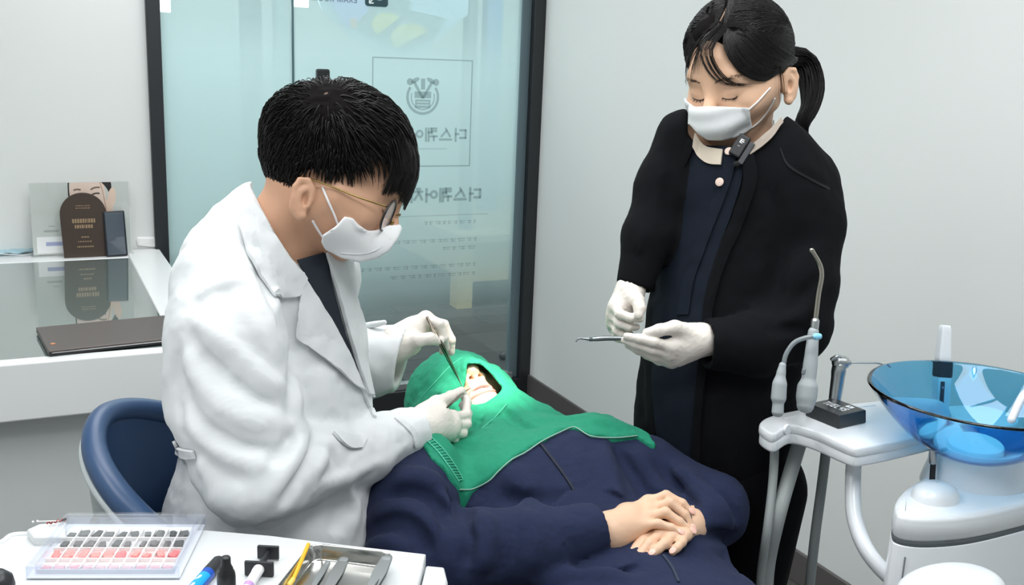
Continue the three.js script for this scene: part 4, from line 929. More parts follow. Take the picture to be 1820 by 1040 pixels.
// hand: wrist, palm points and five digit chains as [x, y, z, r]
function handField({ wrist, forearm, knuckles, fingers, thumb, palm = [] }) {
  const palmF = blend([...knuckles.map((q) => cone(wrist, q)), ...knuckles.slice(1).map((q, i) => cone(knuckles[i], q)), ...palm.map((q) => cone(wrist, q)), ...(forearm ? [cone(forearm, wrist)] : [])], 0.010);
  const dig = [...fingers.map((q) => chain(q, 0.004)), chain(thumb, 0.006)], kk = [...fingers.map(() => 0.006), 0.012];
  return (x, y, z) => { const p = palmF(x, y, z); let d = p; if (p < 0.2) for (let i = 0; i < dig.length; i++) { const q = smin(p, dig[i](x, y, z), kk[i]); if (q < d) d = q; } return d; };
}
const handPoints = (h) => [h.wrist, ...(h.forearm ? [h.forearm] : []), ...h.knuckles, ...h.fingers.flat(), ...h.thumb, ...(h.palm ?? [])];
// a hand from picture points: digits as lists of [px, py, depth]; radii in metres
function pixelHand({ wrist, forearm, digits, thumb, palm = [], r = 1, fr = [0.0092, 0.0086, 0.0078, 0.0068] }) {
  const g = (q, rad) => [...at(q[0], q[1], q[2]).toArray(), rad * r];
  const fingers = digits.map((ch, i) => ch.map((q, k) => g(q, fr[k] * (i === 3 ? 0.86 : 1))));
  return { wrist: g(wrist, wrist[3] ?? 0.023), forearm: forearm && g(forearm, forearm[3] ?? 0.025), knuckles: fingers.map((f) => [f[0][0], f[0][1], f[0][2], f[0][3] * 1.18]), fingers, thumb: thumb.map((q, k) => g(q, [0.0155, 0.0118, 0.0102, 0.0088][k])), palm: palm.map((q) => g(q, q[3] ?? 0.02)) };
}
// tapered strands, merged: each a list of points and a root width
function strands(list, sides = 3) {
  const P = [], N = [], I = []; let o = 0;
  const t = V(0, 0, 0), n = V(0, 0, 0), b = V(0, 0, 0);
  for (const { pts, w, tip = 0.15 } of list) {
    const m = pts.length;
    for (let i = 0; i < m; i++) {
      t.copy(pts[Math.min(i + 1, m - 1)]).sub(pts[Math.max(i - 1, 0)]).normalize();
      n.set(0.31, 0.2, 0.93).cross(t); if (n.lengthSq() < 1e-4) n.set(1, 0, 0).cross(t); n.normalize(); b.crossVectors(t, n);
      const u = i / (m - 1), r = w * (u < 0.55 ? 1 : lerp(1, tip, (u - 0.55) / 0.45));
      for (let k = 0; k < sides; k++) { const a = k / sides * Math.PI * 2, c = Math.cos(a), s = Math.sin(a); const vx = n.x * c + b.x * s, vy = n.y * c + b.y * s, vz = n.z * c + b.z * s; P.push(pts[i].x + vx * r, pts[i].y + vy * r, pts[i].z + vz * r); N.push(vx, vy, vz); }
    }
    for (let i = 0; i < m - 1; i++) for (let k = 0; k < sides; k++) { const a = o + i * sides + k, c = o + i * sides + (k + 1) % sides; I.push(a, c, a + sides, c, c + sides, a + sides); }
    o += m * sides;
  }
  const g = new THREE.BufferGeometry();
  g.setAttribute('position', new THREE.Float32BufferAttribute(P, 3)); g.setAttribute('normal', new THREE.Float32BufferAttribute(N, 3)); g.setIndex(I);
  return g;
}
const mottle = (g, amt, f) => { const p = g.attributes.position, c = new Float32Array(p.count * 3); for (let i = 0; i < p.count; i++) { const x = p.getX(i), y = p.getY(i), z = p.getZ(i), v = 1 + amt * (0.6 * noise3(x * f, y * f, z * f) + 0.7 * noise3(x * f * 2.7, y * f * 2.7, z * f * 2.7)); c[3 * i] = c[3 * i + 1] = c[3 * i + 2] = v; } g.setAttribute('color', new THREE.BufferAttribute(c, 3)); return g; };
const cloth = (amp, freq, s = 0) => (x, y, z) => amp * (noise3(x * freq + s, y * freq, z * freq) + 0.5 * noise3(x * freq * 2.3, y * freq * 2.3 + s, z * freq * 2.3));
const px3 = (f, list, o = {}) => list.map(([x, y]) => hit(x, y, f, o.d0, o.d1));
// skin with a fine grain; fabric weave
const skinMat = mat('#d8a98a', 0.55, { sheen: 0.15, sheenRoughness: 0.5 }), skinMat2 = mat('#e2b798', 0.5, {}), paleSkin = mat('#e8c3a6', 0.48, {});
const gloveMat = mat('#e9e2d9', 0.5, {}), coatMat = mat('#e2e5e6', 0.8, { sheen: 0.2 }), maskMat = mat('#f1f2f3', 0.75), hairMat = mat('#12100f', 0.42, { specularIntensity: 0.6 }), scalpMat = mat('#0e0c0b', 0.85, { specularIntensity: 0.15 });
// ------------------------------------------------------------------ doctor in the white coat
{
  const root = thing('person', 'seated person in a white coat, glasses and white mask bending over the patient', 'person', V(at(440, 900, 1.5).x, 0, at(440, 900, 1.5).z));
  const put = (n, geo, m, parent = root) => wpart(n, geo, m, parent, root);
  const toward = V(-FWD.x, 0, -FWD.z).normalize(), UP = V(0, 1, 0);
  const tf = R0.clone().multiplyScalar(Math.cos(18 * DEG)).addScaledVector(toward, Math.sin(18 * DEG)), ts = V(0, 0, 0).crossVectors(UP, tf).normalize();
  const tu = UP.clone().addScaledVector(tf, 0.12).normalize(), tff = tf.clone().addScaledVector(UP, -0.12).normalize();
  const el = (px, py, d, a, b, c) => ellipsoid(at(px, py, d), tff, tu, ts, a, b, c);
  // ---- coat
  const armR = [J(392, 505, 1.42, 88), J(402, 600, 1.39, 103), J(420, 720, 1.39, 110), J(446, 815, 1.39, 100), J(460, 854, 1.38, 80)];
  const foreR = [J(466, 850, 1.38, 80), J(560, 822, 1.47, 70), J(640, 799, 1.55, 58), J(735, 766, 1.655, 44)];
  const torso = blend([el(472, 585, 1.56, 0.134, 0.235, 0.16), el(502, 775, 1.57, 0.130, 0.20, 0.14), el(480, 950, 1.58, 0.165, 0.20, 0.165), cone(J(470, 440, 1.51, 74), J(480, 520, 1.55, 108)), cone(J(400, 470, 1.46, 62), J(575, 480, 1.68, 60)), cone(J(545, 480, 1.68, 66), J(560, 560, 1.70, 62))], 0.05);
  const armRf = blend([chain(armR, 0.02), chain(foreR, 0.02)], 0.03);
  const armL = [J(555, 500, 1.70, 62), J(585, 690, 1.82, 62)], foreL = [J(600, 680, 1.82, 56), J(660, 640, 1.815, 56), J(718, 636, 1.81, 60)];
  const armLf = blend([chain(armL), chain(foreL, 0.02)], 0.03);
  const hollowL = cone(J(676, 637, 1.812, 44), J(760, 632, 1.805, 53)), capL = cone(J(700, 700, 1.81, 4), J(700, 700, 1.81, 4));
  const cutR = at(741, 765, 1.662), cutRn = at(741, 765, 1.662).sub(at(690, 783, 1.62)).normalize();
  const hollowR = cone(J(715, 772, 1.642, 36), J(790, 752, 1.70, 38));
  const base0 = (x, y, z) => {
    let d = smin(torso(x, y, z), armRf(x, y, z), 0.012);
    return d;
  };
  const fp = (list, w, a) => ({ pts: px3(base0, list), w, a });
  const fold = folds([
    // seam between sleeve and chest, dragged folds over the upper arm, crumpled elbow
    fp([[497, 470], [508, 540], [521, 620], [522, 700], [519, 748]], 0.014, -0.013),
    fp([[480, 455], [440, 440], [410, 450]], 0.012, -0.004), fp([[500, 520], [480, 580], [500, 640]], 0.012, 0.006),
    fp([[345, 565], [400, 610], [460, 665], [515, 700]], 0.013, 0.009), fp([[335, 590], [390, 650], [450, 700], [510, 725]], 0.011, -0.008),
    fp([[325, 625], [370, 700], [430, 745], [510, 760]], 0.014, 0.010), fp([[318, 660], [350, 735], [420, 785], [490, 800]], 0.012, -0.009),
    fp([[330, 720], [370, 790], [430, 820], [500, 830]], 0.015, 0.009), fp([[350, 780], [400, 840], [450, 860]], 0.012, -0.006),
    fp([[352, 530], [400, 500], [450, 500]], 0.012, 0.006), fp([[335, 560], [380, 520], [420, 525]], 0.010, -0.005), fp([[420, 530], [460, 590], [500, 660]], 0.010, 0.006),
    fp([[540, 772], [525, 810], [500, 850], [470, 890]], 0.012, 0.010), fp([[560, 775], [548, 815], [520, 865], [500, 900]], 0.010, -0.010), fp([[585, 770], [575, 810], [555, 855]], 0.012, 0.006),
    fp([[523, 772], [505, 800], [470, 830]], 0.010, -0.009), fp([[640, 770], [610, 820], [560, 880]], 0.018, -0.004), fp([[560, 870], [640, 840], [720, 800]], 0.012, 0.003),
    fp([[300, 640], [296, 700], [305, 770]], 0.014, 0.006), fp([[320, 600], [312, 680], [325, 760]], 0.012, -0.006),
    fp([[560, 650], [575, 700], [585, 750]], 0.02, 0.004), fp([[600, 660], [622, 700], [632, 745]], 0.015, -0.004), fp([[330, 830], [345, 870], [360, 920]], 0.012, -0.006), fp([[350, 810], [375, 860], [395, 920]], 0.014, 0.006),
    fp([[590, 880], [600, 910], [590, 950]], 0.016, -0.008), fp([[620, 870], [630, 900], [625, 945]], 0.012, 0.008), fp([[400, 940], [480, 935], [560, 930]], 0.012, -0.006),
    fp([[430, 470], [455, 520], [465, 580]], 0.012, 0.005), fp([[445, 455], [475, 520], [490, 590]], 0.010, -0.005),
    fp([[350, 600], [395, 640], [450, 690], [505, 715]], 0.006, 0.005), fp([[330, 680], [375, 745], [440, 780], [500, 785]], 0.006, 0.005), fp([[548, 770], [535, 815], [510, 860]], 0.006, 0.006), fp([[440, 480], [475, 560], [505, 650]], 0.006, 0.004), fp([[360, 500], [420, 480], [470, 480]], 0.007, 0.004), fp([[570, 860], [650, 830], [735, 785]], 0.007, 0.004), fp([[545, 790], [580, 800], [600, 830]], 0.007, -0.004),
  ], 1.35);
  const wob = cloth(0.0022, 11), wob2 = cloth(0.0008, 45, 5);
  const coatBody = (x, y, z) => { const d = base0(x, y, z); return d > 0.05 || d < -0.06 ? d : d - fold(x, y, z) - wob(x, y, z) - wob2(x, y, z); };
  const neckCut = outlineField([[446, 332], [466, 372], [492, 420], [520, 462], [545, 482], [580, 450], [620, 380], [560, 290], [470, 290]]), neckHole = (x, y, z) => Math.max(neckCut(x, y, z), (x - EYE.x) * FWD.x + (y - EYE.y) * FWD.y + (z - EYE.z) * FWD.z - 1.60);
  const coat = (x, y, z) => {
    let d = coatBody(x, y, z);
    const side = (x - cutR.x) * cutRn.x + (y - cutR.y) * cutRn.y + (z - cutR.z) * cutRn.z;
    d = smax(d, side, 0.004);
    d = smax(d, -hollowR(x, y, z), 0.002);
    d = smax(d, -neckHole(x, y, z), 0.006);
    let l = armLf(x, y, z) - (Math.abs(armLf(x, y, z)) < 0.03 ? wob(x, y, z) * 1.4 : 0);
    l = smax(l, -hollowL(x, y, z), 0.003);
    const lc = (x - cl.x) * cln.x + (y - cl.y) * cln.y + (z - cl.z) * cln.z; l = smax(l, lc, 0.004);
    return smin(d, l, 0.012);
  };
  const cl = at(716, 636, 1.81), cln = at(716, 636, 1.81).sub(at(655, 622, 1.815)).normalize();
  const [lo, hi] = bounds([...armR, ...foreR, ...armL, ...foreL, J(475, 700, 1.53, 260), J(475, 960, 1.53, 250), J(470, 400, 1.5, 60)], 0.01);
  const coatMesh = put('lab_coat', meshField(coat, lo, hi, 0.0043), coatMat);
  coatMesh.userData.label = 'open white lab coat with notched lapels';
  // ---- shirt, lapels, collar laid on the coat front
  const S = (n, A, B, o, m = coatMat, parent = coatMesh) => wpart(n, strip(A, B, o.f ?? coatBody, o), m, parent, root);
  const shirtMat = mat('#1c2530', 0.8);
  const sh = S('shirt', [[528, 462], [548, 500], [580, 556], [612, 620], [643, 690]], [[578, 448], [588, 500], [603, 560], [622, 625], [645, 686]], { nu: 36, nv: 10, off: 0.0025, thick: 0.004 }, shirtMat, root);
  S('collar', [[447, 352], [470, 392], [500, 440], [520, 470], [540, 494]], [[425, 402], [436, 450], [458, 492], [487, 530], [530, 526]], { nu: 40, nv: 10, off: (u, v) => 0.008 + 0.006 * (1 - v), thick: 0.005, straight: true });
  S('lapel', [[534, 482], [560, 524], [590, 574], [620, 632], [646, 696]], [[531, 527], [530, 560], [527, 598], [580, 642], [644, 698]], { nu: 40, nv: 10, off: (u, v) => 0.009 - 0.004 * (1 - v), thick: 0.005, straight: true });
  S('lapel', [[576, 452], [590, 505], [606, 565], [624, 630], [647, 700]], [[600, 462], [622, 520], [640, 580], [655, 640], [664, 705]], { nu: 34, nv: 8, off: (u, v) => 0.010, thick: 0.006 });
  S('front_edge', [[640, 690], [650, 715], [662, 742]], [[652, 690], [660, 715], [668, 744]], { nu: 12, nv: 4, off: 0.005, thick: 0.005 });
  S('sleeve_tab', [[590, 771], [606, 788], [622, 797], [640, 797]], [[596, 769], [616, 774], [636, 777], [652, 779]], { nu: 14, nv: 6, off: 0.006, thick: 0.005, d1: 1.9 });
  S('cuff', [[708, 742], [722, 752], [740, 770], [744, 792]], [[700, 744], [714, 756], [731, 774], [736, 796]], { nu: 20, nv: 4, off: 0.003, thick: 0.004 });
  put('cuff_tab', capTube([at(640, 580, 1.80), at(664, 577, 1.79), at(684, 573, 1.785)], prof([[0, .005], [.6, .006], [1, .0045]]), 16, 8), coatMat);
  S('back_strap', [[304, 786], [322, 796], [345, 800]], [[306, 800], [324, 812], [350, 815]], { nu: 12, nv: 5, off: 0.005, thick: 0.004 });
  // ---- head, neck and arms as one skin surface
  const H = headFrame(592, 331, 1.48, [0.905, -0.42, -0.03], [-0.03, 0.01, -1], 1.03);
  const hl = headLocal({ earY: -0.020, chin: 0.019, noseZ: -0.005, ear: 0.78 }), headW = wrap(H, hl);
  const neck = blend([cone(H.j(0, -0.03, -0.03, 0.055), J(512, 410, 1.49, 66)), cone(J(512, 410, 1.49, 62), J(505, 470, 1.51, 66))], 0.03);
  const headF = (x, y, z) => smin(headW(x, y, z), neck(x, y, z), 0.02);
  const hb = [H.j(0, 0.03, 0, 0.14), J(512, 440, 1.50, 84)];
  const headGeo = meshField(headF, ...bounds(hb, 0.01), 0.003);
  // hands (gloved) from picture points
  const handR = pixelHand({
    wrist: [742, 764, 1.665, 0.026], forearm: [700, 780, 1.63, 0.027], palm: [[775, 742, 1.70, 0.026], [795, 758, 1.715, 0.022]],
    digits: [[[803, 742, 1.725], [828, 738, 1.755], [830, 714, 1.785], [822, 697, 1.80]], [[802, 756, 1.72], [829, 754, 1.75], [831, 734, 1.775], [822, 720, 1.785]], [[796, 768, 1.715], [822, 770, 1.742], [826, 754, 1.768], [816, 744, 1.775]], [[786, 774, 1.71], [808, 780, 1.735], [812, 768, 1.757], [804, 760, 1.765]]],
    thumb: [[752, 734, 1.68], [776, 716, 1.71], [801, 706, 1.755], [820, 696, 1.79]],
  });
  const handL = pixelHand({
    wrist: [703, 612, 1.80, 0.0275], forearm: [660, 628, 1.81, 0.028], palm: [[735, 590, 1.82, 0.027], [728, 610, 1.80, 0.022]],
    digits: [[[754, 568, 1.815], [781, 576, 1.80], [789, 600, 1.805], [793, 618, 1.82]], [[757, 566, 1.835], [789, 577, 1.83], [802, 604, 1.835], [802, 626, 1.845]], [[757, 570, 1.855], [788, 582, 1.86], [799, 608, 1.86], [797, 626, 1.865]], [[752, 578, 1.872], [778, 592, 1.88], [788, 612, 1.88], [786, 626, 1.88]]],
    thumb: [[722, 612, 1.79], [742, 605, 1.778], [764, 602, 1.783], [781, 607, 1.795]],
  });
  const hands = [handR, handL].map((h) => [h, handField(h)]);
  // the skin under the gloves and the sleeves, one surface with the head
  const inner = blend([cone(J(505, 470, 1.51, 60), J(480, 600, 1.53, 110)), cone(J(480, 600, 1.53, 110), J(490, 820, 1.53, 110)), cone(J(400, 500, 1.44, 40), J(560, 510, 1.68, 40)), chain([J(402, 510, 1.43, 44), J(450, 840, 1.43, 38), J(735, 766, 1.66, 26)], 0.02), chain([J(560, 510, 1.68, 40), J(592, 685, 1.82, 36), J(703, 612, 1.80, 25)], 0.02)], 0.03);
  const bodyF = (x, y, z) => Math.min(inner(x, y, z), hands[0][1](x, y, z) + 0.0022, hands[1][1](x, y, z) + 0.0022);
  const bodyGeo = meshField(bodyF, ...bounds([J(480, 700, 1.53, 200), J(402, 500, 1.42, 60), J(740, 765, 1.68, 120), J(720, 612, 1.82, 110), ...handPoints(handL), ...handPoints(handR)], 0.01), 0.006);
  put('body', mergeGeometries([headGeo, bodyGeo]), mat('#d3a486', 0.55));
  for (const [h, f] of hands) put('glove', meshField((x, y, z) => f(x, y, z) - 0.0006 * noise3(x * 160, y * 160, z * 160) , ...bounds(handPoints(h), 0.008), 0.0024), gloveMat);
  // trousers and shoes below the coat
  const trM = mat('#22272e', 0.8), leg = (kx, kz, s) => { const hp = root.position.clone().addScaledVector(ts, s * 0.09).setY(0.66), kn = hp.clone().addScaledVector(tf, 0.30).addScaledVector(ts, s * 0.14).setY(0.60), ft = kn.clone().addScaledVector(tf, 0.02).setY(0.10); return [[...hp.toArray(), 0.085], [...kn.toArray(), 0.066], [...ft.toArray(), 0.05]]; };
  const lg = [leg(0, 0, 1), leg(0, 0, -1)];
  put('trousers', meshField(blend(lg.map((q) => chain(q, 0.02)), 0.02), ...bounds(lg.flat(), 0.02), 0.012), trM);
  for (const q of lg) { const a = V(q[2][0], 0.045, q[2][2]); put('shoe', capTube([a.clone().addScaledVector(tf, -0.04), a.clone().addScaledVector(tf, 0.06), a.clone().addScaledVector(tf, 0.16)], prof([[0, .04], [.5, .042], [1, .032]]), 20, 14).scale(1, 1, 1), mat('#2a2a2c', 0.5)); }
  // ---- mask
  const hull = wrap(H, blend([cone([0, 0.012, 0.085, 0.02], [0, -0.045, 0.098, 0.024]), cone([0, -0.045, 0.098, 0.024], [0, -0.088, 0.062, 0.026]), cone([-0.052, -0.04, 0.02, 0.03], [0, -0.045, 0.094, 0.024]), cone([0.052, -0.04, 0.02, 0.03], [0, -0.045, 0.094, 0.024]), cone([-0.05, -0.05, 0.008, 0.024], [0, -0.094, 0.058, 0.022]), cone([0.05, -0.05, 0.008, 0.024], [0, -0.094, 0.058, 0.022])], 0.03));
  const maskOut = outlineField([[612, 385], [626, 387], [639, 401], [653, 410], [671, 409], [689, 401], [711, 399], [715, 406], [709, 422], [692, 446], [670, 460], [639, 467], [607, 459], [578, 444], [571, 431], [573, 418], [597, 402]]);
  const maskF = (x, y, z) => smax(Math.min(hull(x, y, z), headW(x, y, z)) - 0.004, maskOut(x, y, z), 0.002);
  const mk2 = put('face_mask', meshField(maskF, ...bounds([H.j(0, -0.04, 0.06, 0.10)], 0.0), 0.0028), maskMat);
  mk2.userData.label = 'white folded face mask';
  const loopPts = (list) => px3(headF, list).map((p) => p.addScaledVector(gradient(headF, p), 0.0012));
  wpart('ear_loop', capTube(loopPts([[574, 334], [583, 356], [594, 380], [604, 402], [612, 408]]), 0.0017, 30, 8), maskMat, mk2, root);
  wpart('ear_loop', capTube(loopPts([[556, 392], [563, 404], [570, 415], [577, 425]]), 0.0017, 20, 8), maskMat, mk2, root);
  wpart('mask_crease', capTube(px3(maskF, [[606, 450], [640, 452], [670, 444], [694, 424]]), 0.0007, 30, 6), mat('#dcdfe0', 0.8), mk2, root);
  // ---- glasses: round wire rims, gold temples
  const gl = new THREE.Group(); gl.name = 'glasses'; gl.userData.label = 'thin gold wire glasses with dark rim'; root.add(gl);
  const wire = mat('#9a8454', 0.25, { metalness: 1 }), dark = mat('#2b2522', 0.3);
  for (const s of [-1, 1]) {
    const M = H.M.clone().multiply(new THREE.Matrix4().makeRotationY(s * 0.12)).multiply(new THREE.Matrix4().makeTranslation(s * 0.034, -0.006, 0.098));
    wpart('rim', new THREE.TorusGeometry(0.0235, 0.0017, 10, 48).scale(1, 0.95, 1).applyMatrix4(M), dark, gl, root);
    wpart('lens', new THREE.CylinderGeometry(0.0228, 0.0228, 0.0012, 40).rotateX(Math.PI / 2).scale(1, 0.95, 1).applyMatrix4(M), mat('#ffffff', 0.02, { transmission: 1, thickness: 0, ior: 1.5 }), gl, root);
    const T = [H.w(s * 0.060, 0.004, 0.088), H.w(s * 0.076, -0.001, 0.05), H.w(s * 0.0835, -0.004, 0.005), H.w(s * 0.083, -0.007, -0.018), H.w(s * 0.079, -0.02, -0.034)];
    wpart('temple', capTube(T, 0.0013, 40, 8), wire, gl, root);
    wpart('nose_pad', new THREE.SphereGeometry(0.0035, 10, 8).scale(0.5, 1.2, 1).applyMatrix4(H.M.clone().multiply(new THREE.Matrix4().makeTranslation(s * 0.010, -0.012, 0.098))), wire, gl, root);
  }
  wpart('bridge', capTube([H.w(-0.011, 0.0, 0.100), H.w(0, 0.004, 0.103), H.w(0.011, 0.0, 0.100)], 0.0013, 16, 8), wire, gl, root);
  // eyebrow and lashes of the visible side
  const brow = []; for (let k = 0; k < 60; k++) { for (const s of [-1, 1]) { const a = rnd(), p = settle(headF, H.w(s * lerp(0.014, 0.052, a), 0.026 + 0.006 * Math.sin(a * 2.6) + rr(-0.003, 0.003), lerp(0.10, 0.07, a)), 0.0006), q = settle(headF, p.clone().addScaledVector(H.X, s * 0.008).addScaledVector(H.Y, 0.001), 0.001); brow.push({ pts: [p, p.clone().lerp(q, 0.5), q], w: 0.0004 }); } }
  put('eyebrow', strands(brow), hairMat);
  const lash = []; for (const s of [-1, 1]) lash.push({ pts: [-1, -0.5, 0, 0.5, 1].map((t) => settle(headF, H.w(s * (0.032 + 0.013 * t), -0.003 - 0.002 * (1 - t * t), 0.09), 0.0004)), w: 0.0007, tip: 0.6 });
  for (const q of lash) put('eyelashes', strands([q], 5), hairMat);
  // ---- hair: short sides, fuller top combed from a whorl, loose fringe
  const whorl = V(-0.060, 0.098, -0.046);
  const thick = (x, y, z) => { const u = sstep(0.0, 0.085, y), nape = sstep(-0.05, 0.02, y); return lerp(0.0045, lerp(0.012, 0.028, u), nape) * (z > 0.05 ? lerp(1, 0.9, sstep(0.05, 0.09, z)) : 1); };
  // scalp area: behind the hairline, above the nape, short at the ear
  const hairline = (x, y, z) => {
    const ax = Math.abs(x);
    const front = 0.072 - 0.045 * sstep(0.03, 0.075, ax);           // how far forward hair starts, at brow height
    const low = z > -0.02 ? lerp(0.012, 0.044, sstep(0.0, 0.06, z)) : lerp(0.008, -0.072, sstep(-0.02, -0.07, z));
    return Math.max(z - front - 0.35 * Math.max(0, 0.09 - y) * 0, low - y);
  };
  const capL2 = (x, y, z) => smax(cranium(x, y, z) - thick(x, y, z) * 0.8 - 0.0015 * noise3(x * 60, y * 60, z * 60), hairline(x, y, z), 0.008);
  const capGeo = meshField(wrap(H, capL2), ...bounds([H.j(0, 0.035, -0.015, 0.135)], 0), 0.0035);
  const nrm = (p) => { const e = 0.001, g = V(cranium(p.x + e, p.y, p.z) - cranium(p.x - e, p.y, p.z), cranium(p.x, p.y + e, p.z) - cranium(p.x, p.y - e, p.z), cranium(p.x, p.y, p.z + e) - cranium(p.x, p.y, p.z - e)); return g.normalize(); };
  const proj = (p, off) => { for (let i = 0; i < 2; i++) p.addScaledVector(nrm(p), off - cranium(p.x, p.y, p.z)); return p; };
  const list = [];
  let clump = null;
  for (let n = 0; n < 9000; n++) {
    const y = rr(-0.75, 1), a = rr(0, Math.PI * 2), c = Math.sqrt(1 - y * y);
    const p = proj(V(Math.cos(a) * c * 0.08, 0.034 + y * 0.09, -0.014 + Math.sin(a) * c * 0.1), 0.002);
    if (hairline(p.x, p.y, p.z) > 0.0) continue;
    const topness = sstep(0.01, 0.09, p.y), L = lerp(0.018, 0.062, topness) * rr(0.75, 1.15), seg = topness > 0.2 ? 8 : 5;
    const lay = rr(0.75, 1.12), pts = [], q = p.clone();
    const cl3 = noise3(p.x * 70, p.y * 70, p.z * 70), jit = V(noise3(p.x * 45, p.y * 45, 9), noise3(p.x * 45, 5, p.z * 45), noise3(3, p.y * 45, p.z * 45)).multiplyScalar(0.35);
    let free = false; const vel = V(0, 0, 0);
    for (let i = 0; i <= seg; i++) {
      const t = i / seg, off = thick(q.x, q.y, q.z) * lay * (0.25 + 0.75 * Math.min(1, t * 2.5)) * (1 - 0.10 * t) + 0.0022 * cl3 * t;
      if (!free) proj(q, off);
      pts.push(H.w(q.x, q.y, q.z));
      const dir = q.clone().sub(whorl); dir.addScaledVector(nrm(q), -dir.dot(nrm(q))).normalize();
      const fwdPull = sstep(-0.02, 0.05, q.z) * 0.55 * topness;
      dir.add(jit).add(V(0, -0.55 * (1 - topness), fwdPull - 0.25 * (1 - topness) * (q.z < 0.02 ? 1 : 0)));
      dir.normalize();
      if (q.z > 0.058 && q.y < 0.105) { free = true; dir.lerp(V(0.05 * cl3, -0.93, 0.12), 0.5).normalize(); }
      q.addScaledVector(dir, L / seg);
    }
    list.push({ pts, w: rr(0.0006, 0.0012) });
  }
  // fringe locks hanging in front of the forehead
  for (let n = 0; n < 900; n++) {
    const x = rr(-0.066, 0.066), lock = Math.round(x / 0.010) * 0.010, q0 = proj(V(x, 0.112 - 0.25 * x * x / 0.066, 0.045 - 0.35 * Math.abs(x)), 0.016);
    const end = 0.030 + 0.012 * noise2(lock * 90, 1) - (x < 0 ? 0.010 * sstep(0.02, 0.06, -x) : 0.004) - 0.008 * rnd(), xe = lerp(x, lock, 0.75) + 0.004 * noise2(lock * 50, 7);
    const fz = lerp(0.103, 0.074, sstep(0.02, 0.07, Math.abs(x))), pts = [];
    for (let i = 0; i <= 8; i++) { const t = i / 8, u = 1 - (1 - t) * (1 - t); pts.push(H.w(lerp(q0.x, xe * 1.06, t), lerp(q0.y, end, t * t * 0.55 + t * 0.45), lerp(q0.z, fz, u) + 0.004 * Math.sin(t * 3) + rr(-0.001, 0.001))); }
    list.push({ pts, w: rr(0.0006, 0.0011) });
  }
  const hair = put('hair', strands(list), hairMat); wpart('scalp_hair', capGeo, scalpMat, hair, root);
  { const c = proj(whorl.clone(), thick(whorl.x, whorl.y, whorl.z) * 0.74), n = nrm(c), P = H.w(c.x, c.y, c.z), N = V(0, 0, 0).addScaledVector(H.X, n.x).addScaledVector(H.Y, n.y).addScaledVector(H.Z, n.z).normalize(), T1 = V(0, 0, 0).crossVectors(N, H.Z).normalize(); wpart('crown_scalp', new THREE.SphereGeometry(1, 20, 12).scale(0.009, 0.005, 0.002).applyMatrix4(frameMatrix(P, T1, V(0, 0, 0).crossVectors(N, T1), N)), mat('#5a473c', 0.8), hair, root); }
  hair.userData.label = 'short straight black hair';
  // ---- instruments in the hands
  const im = mat('#8d8478', 0.25, { metalness: 1 });
  const tw = thing('dental_probe', 'slim steel tweezers held over the patient mouth in the raised gloved hand', 'tweezers', at(782, 605, 1.79));
  for (const s of [-1, 1]) wpart('arm', capTube([at(760, 566, 1.80), at(770 + s * 1.2, 588, 1.79), at(784 + s * 2.2, 612, 1.79), at(803 + s * 1.2, 650, 1.85), at(821, 686, 1.90)], prof([[0, .0018], [.3, .0024], [.6, .0022], [1, .0007]]), 40, 8), im, tw);
  wpart('joint', capTube([at(759, 564, 1.80), at(766, 580, 1.794)], 0.0026, 8, 8), im, tw);
  const mr = thing('dental_instrument', 'hooked steel hand instrument held in the near gloved hand', 'instrument', at(796, 722, 1.75));
  wpart('handle', capTube([at(774, 743, 1.672), at(785, 733, 1.684), at(800, 719, 1.705), at(814, 707, 1.745), at(826, 697, 1.80), at(836, 690, 1.86)], prof([[0, .0013], [.2, .002], [.45, .0032], [.62, .0030], [.8, .0018], [1, .0012]]), 50, 10), im, mr);
  wpart('hook', capTube([at(775, 742.5, 1.673), at(771, 745, 1.67), at(769, 742, 1.672)], 0.0013, 12, 8), im, mr);
}
